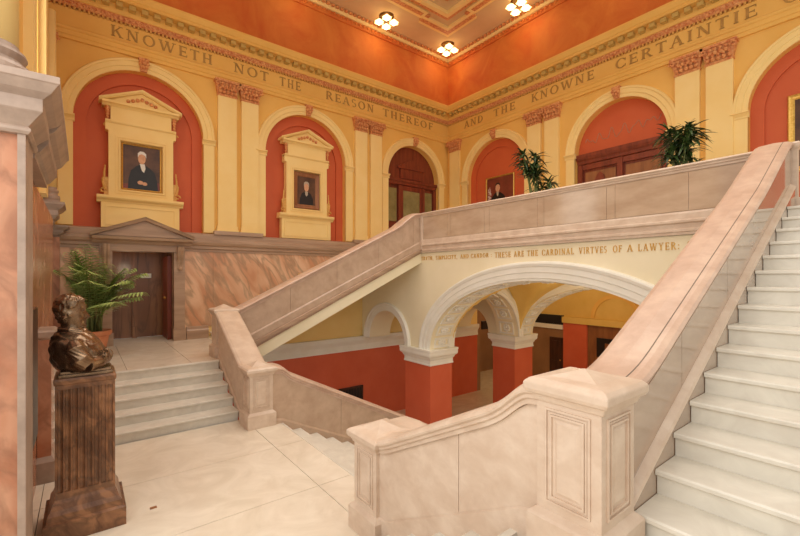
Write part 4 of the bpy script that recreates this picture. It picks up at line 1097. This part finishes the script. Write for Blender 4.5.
# torso and shoulders
def cloth(p, an):
    q = noise.noise(Vector((p.x*9, p.y*9, p.z*6)))*.016+.006*sin(p.z*55+p.y*40+p.x*50)+.010*noise.noise(Vector((p.x*26, p.y*26, p.z*14)))
    return p+Vector((cos(an), sin(an), 0))*q
ringloft([(1.50, -.01, by, .17, .20), (1.55, -.015, by, .20, .25), (1.62, -.025, by, .215, .28), (1.69, -.035, by, .212, .29), (1.75, -.05, by, .20, .275), (1.80, -.065, by, .178, .235), (1.835, -.075, by, .155, .185), (1.86, -.08, by, .132, .14), (1.88, -.084, by, .105, .105), (1.895, -.085, by, .09, .088)], disp=cloth)
# arms: upper arms hang, forearms fold across the chest (towards +X front)
for sg in (-1, 1):
    b.tube([(-.06, by+sg*.20, 1.77), (-.05, by+sg*.26, 1.72), (-.02, by+sg*.275, 1.64), (.03, by+sg*.26, 1.58)], [.06, .082, .085, .075], 14)
    zf = 1.575 if sg < 0 else 1.605
    b.tube([(.03, by+sg*.26, zf), (.11, by+sg*.19, zf+.005), (.17, by+sg*.06, zf+.014), (.185, by-sg*.05, zf+.020)], [.075, .068, .060, .048], 14)
    b.tube([(.176, by+sg*.01, zf+.017), (.187, by-sg*.065, zf+.022)], [.062, .060], 14)
    # hand with fingers resting on the other arm
    hxp, hyp, hzp = .185, by-sg*.12, zf+.026
    b.sph((hxp, hyp, hzp), .045, sx=.75, sy=1.1, sz=.95)
    for k in range(4):
        dzf = .028-.018*k; ln = (.07, .08, .075, .06)[k]
        b.tube([(hxp+.01, hyp-sg*.02, hzp+dzf), (hxp+.012, hyp-sg*(.02+ln*.5), hzp+dzf), (hxp-.012, hyp-sg*(.02+ln), hzp+dzf-.004)], [.0125, .0115, .009], 8)
    b.tube([(hxp, hyp, hzp+.03), (hxp+.01, hyp-sg*.03, hzp+.055), (hxp+.002, hyp-sg*.055, hzp+.062)], [.014, .012, .010], 8)
# collar, lapels
for sg in (-1, 1):
    b.tube([(-.18, by+sg*.05, 1.90), (-.10, by+sg*.10, 1.895), (-.01, by+sg*.085, 1.865), (.07, by+sg*.05, 1.80), (.15, by+sg*.025, 1.69)], [.018, .020, .022, .022, .016], 8)
b.sph((.015, by, 1.872), .028, sy=1.7)
o = part(b, 'figure', [bronze], t, smooth=True)
rm = o.modifiers.new('fuse', 'REMESH'); rm.mode = 'VOXEL'; rm.voxel_size = .0052; rm.use_smooth_shade = True
sm = o.modifiers.new('soft', 'SMOOTH'); sm.factor = .5; sm.iterations = 2

# floor outlet plate
b = MB(); b.box(.55, .61, 4.90, 4.94, .0005, .006); o = b.build('floor_plate', [woodm]); tag(o, 'tiny brown metal plate in the landing floor near the pedestal', 'floor plate')

# ---------------------------------------------------------------- plants
def blade(b, base, tip, w, droop, n=6, up=Vector((0,0,1))):
    base = Vector(base); tip = Vector(tip); d = tip-base
    side = d.cross(up); side = side.normalized() if side.length > 1e-5 else Vector((1,0,0))
    L_ = []; Rr = []; C_ = []
    for i in range(n+1):
        u = i/n; p = base+d*u+Vector((0,0,-droop*u*u)); ww = w*sin(pi*min(1, .08+u*.92))**.7*(1-u*.35)
        nrm = Vector((0,0,-.25*ww))
        L_.append(b.bm.verts.new(p-side*ww)); Rr.append(b.bm.verts.new(p+side*ww)); C_.append(b.bm.verts.new(p+nrm))
    for i in range(n):
        b.face([L_[i], C_[i], C_[i+1], L_[i+1]]); b.face([C_[i], Rr[i], Rr[i+1], C_[i+1]])
def palm(cx, cy, z0):
    t = thing('potted_palm', 'bushy green palm in a terracotta pot behind the bust', 'plant', (cx, cy, z0))
    b = MB(); b.lathe([(.17,z0+.001),(.21,z0+.02),(.28,z0+.38),(.31,z0+.40),(.33,z0+.43),(.33,z0+.49),(.31,z0+.50),(.29,z0+.48),(.27,z0+.42),(.02,z0+.42)], cx, cy, 32); part(b, 'pot', [terra], t, smooth=False)
    b = MB(); b.lathe([(.27,z0+.40),(.26,z0+.44),(.02,z0+.45)], cx, cy, 20); part(b, 'soil', [soil], t)
    rr = random.Random(5)
    st = MB()
    for k in range(42):
        an = k*2.399+rr.uniform(-.3, .3); r0 = rr.uniform(.02, .16); lean = rr.uniform(.15, .95); lean *= (.62 if cos(an) < -.2 else 1)*(.7 if sin(an) > .2 else 1); H = rr.uniform(1.0, 1.95)*(1-.12*lean)
        p0 = Vector((cx+r0*cos(an), cy+r0*sin(an), z0+.43))
        pts = []
        for i in range(9):
            u = i/8; pts.append(p0+Vector((cos(an)*lean*u**2.2, sin(an)*lean*u**2.2, H*(u-.22*u**3*lean*1.6))))
        st.tube([tuple(p) for p in pts], [.011-.001*i for i in range(9)], 5)
        fr = MB()
        m = 16
        for i in range(m):
            u = .42+.58*i/(m-1); j = u*8; i0 = min(int(j), 7); p = pts[i0].lerp(pts[i0+1], j-i0); dr = (pts[i0+1]-pts[i0]).normalized()
            sd = dr.cross(Vector((0,0,1))); sd = sd.normalized() if sd.length > .01 else Vector((-sin(an), cos(an), 0))
            ll = .34*sin(pi*(.12+.8*(i/(m-1))))+.06
            for sg in (-1, 1):
                blade(fr, p, p+(sd*sg*.9+dr*.45).normalized()*ll, .026, .10, 5)
        part(fr, 'frond', [leafp], t, recalc=False)
    part(st, 'stem', [stemm], t, smooth=True)
palm(.16, 10.45, L1)
def dracaena(cx, cy, z0, label, seed, H=1.95, sp=.44):
    t = thing('potted_dracaena', label, 'plant', (cx, cy, z0))
    b = MB(); b.lathe([(.14,z0+.001),(.16,z0+.02),(.20,z0+.34),(.22,z0+.36),(.22,z0+.40),(.18,z0+.39),(.02,z0+.37)], cx, cy, 24); part(b, 'pot', [terra], t)
    rr = random.Random(seed); st = MB(); lf = MB()
    canes = [(rr.uniform(-.09,.09), rr.uniform(-.09,.09), rr.uniform(.55, 1.0)) for _ in range(7)]
    for dx, dy, hh in canes:
        top = Vector((cx+dx*2.6, cy+dy*2.6, z0+H*hh-.12)); st.tube([(cx+dx*.6, cy+dy*.6, z0+.37), tuple(Vector((cx+dx*1.5, cy+dy*1.5, z0+H*hh*.6))), tuple(top)], .016, 6)
        for k in range(46):
            an = rr.uniform(0, 2*pi); el = rr.uniform(-.1, 1.2); ll = rr.uniform(.24, .40)
            base = top-Vector((0,0,rr.uniform(0, .30)))
            blade(lf, base, base+Vector((cos(an)*cos(el), sin(an)*cos(el), sin(el)))*ll, .032, rr.uniform(.10,.28), 6)
    part(st, 'cane', [stemm], t, smooth=True); part(lf, 'foliage', [leafd], t, recalc=False)
dracaena(8.15, 5.42, L2, 'smaller dark leafy plant on the gallery, left of the lunette doorway', 11, 2.12)
dracaena(8.10, 2.62, L2, 'larger dark leafy plant on the gallery near the right parapet', 23, 2.0)

# ---------------------------------------------------------------- light
W = bpy.data.worlds.new('world'); SC.world = W; W.use_nodes = True
bg = W.node_tree.nodes['Background']; bg.inputs[0].default_value = (1.0, .965, .91, 1); bg.inputs[1].default_value = .74
def area(name, loc, target, sx, sy, e, col):
    l = bpy.data.lights.new(name, 'AREA'); l.shape = 'RECTANGLE'; l.size = sx; l.size_y = sy; l.energy = e; l.color = col
    o = bpy.data.objects.new(name, l); COL.objects.link(o); o.location = loc
    o.rotation_euler = (Vector(target)-Vector(loc)).to_track_quat('-Z', 'Y').to_euler(); return o
area('west_window_daylight', (-2.6, 1.2, 4.6), (5, 5.5, 1.0), 4, 5, 230, (1, .98, .95))
area('south_fill', (4.5, -1.7, 7.0), (5.5, 8, 2.5), 7, 3, 80, (1, .93, .82))  # added soft fill standing in for an unseen south window
area('overhead_fill', (4.8, 4.8, 10.7), (4.8, 4.8, 0), 7, 7, 270, (1, .97, .92)).data.spread = radians(120)  # added overhead fill to brighten floors and treads, no skylight modelled
l = bpy.data.lights.new('vestibule_fill', 'POINT'); l.energy = 5; l.color = (1, .8, .55); l.shadow_soft_size = .15  # added warm fill to lift the doorway interior, no fitting there
o = bpy.data.objects.new('vestibule_fill', l); COL.objects.link(o); o.location = (.9, 12.0, 2.6)
l = bpy.data.lights.new('corridor_lamp', 'POINT'); l.energy = 40; l.color = (1, .8, .5); l.shadow_soft_size = .3
for p in ((14.5, 8.5, 2.0), (9.8, 5.5, 1.7), (14.3, 12.6, 1.8), (14.5, 4.5, 2.0)):
    o = bpy.data.objects.new('corridor_lamp', l); COL.objects.link(o); o.location = p
SC.view_settings.view_transform = 'Standard'; SC.view_settings.look = 'None'; SC.view_settings.gamma = 1; SC.view_settings.exposure = 0.0
SC.view_settings.use_curve_mapping = False
GR = {'pilaster': 'pilasters along the upper walls', 'newel_post': 'stone newel posts of the staircase', 'pier': 'square piers of the lower arcade', 'marble_pier': 'marble piers on the left side',
      'arch_surround': 'arch mouldings of the upper walls', 'stair_flight': 'marble stair flights', 'portrait_surround': 'pedimented portrait surrounds', 'painting': 'framed portraits', 'parapet': 'stone parapets of the staircase', 'potted_dracaena': 'dark leafy plants on the gallery', 'column': 'yellow columns above the left piers'}
for o in list(bpy.data.objects):
    if o.parent is None and 'label' in o and 'group' not in o:
        g_ = GR.get(o.name.split('.')[0])
        if g_: o['group'] = g_
for o in list(bpy.data.objects):
    if '_w' in o: del o['_w']
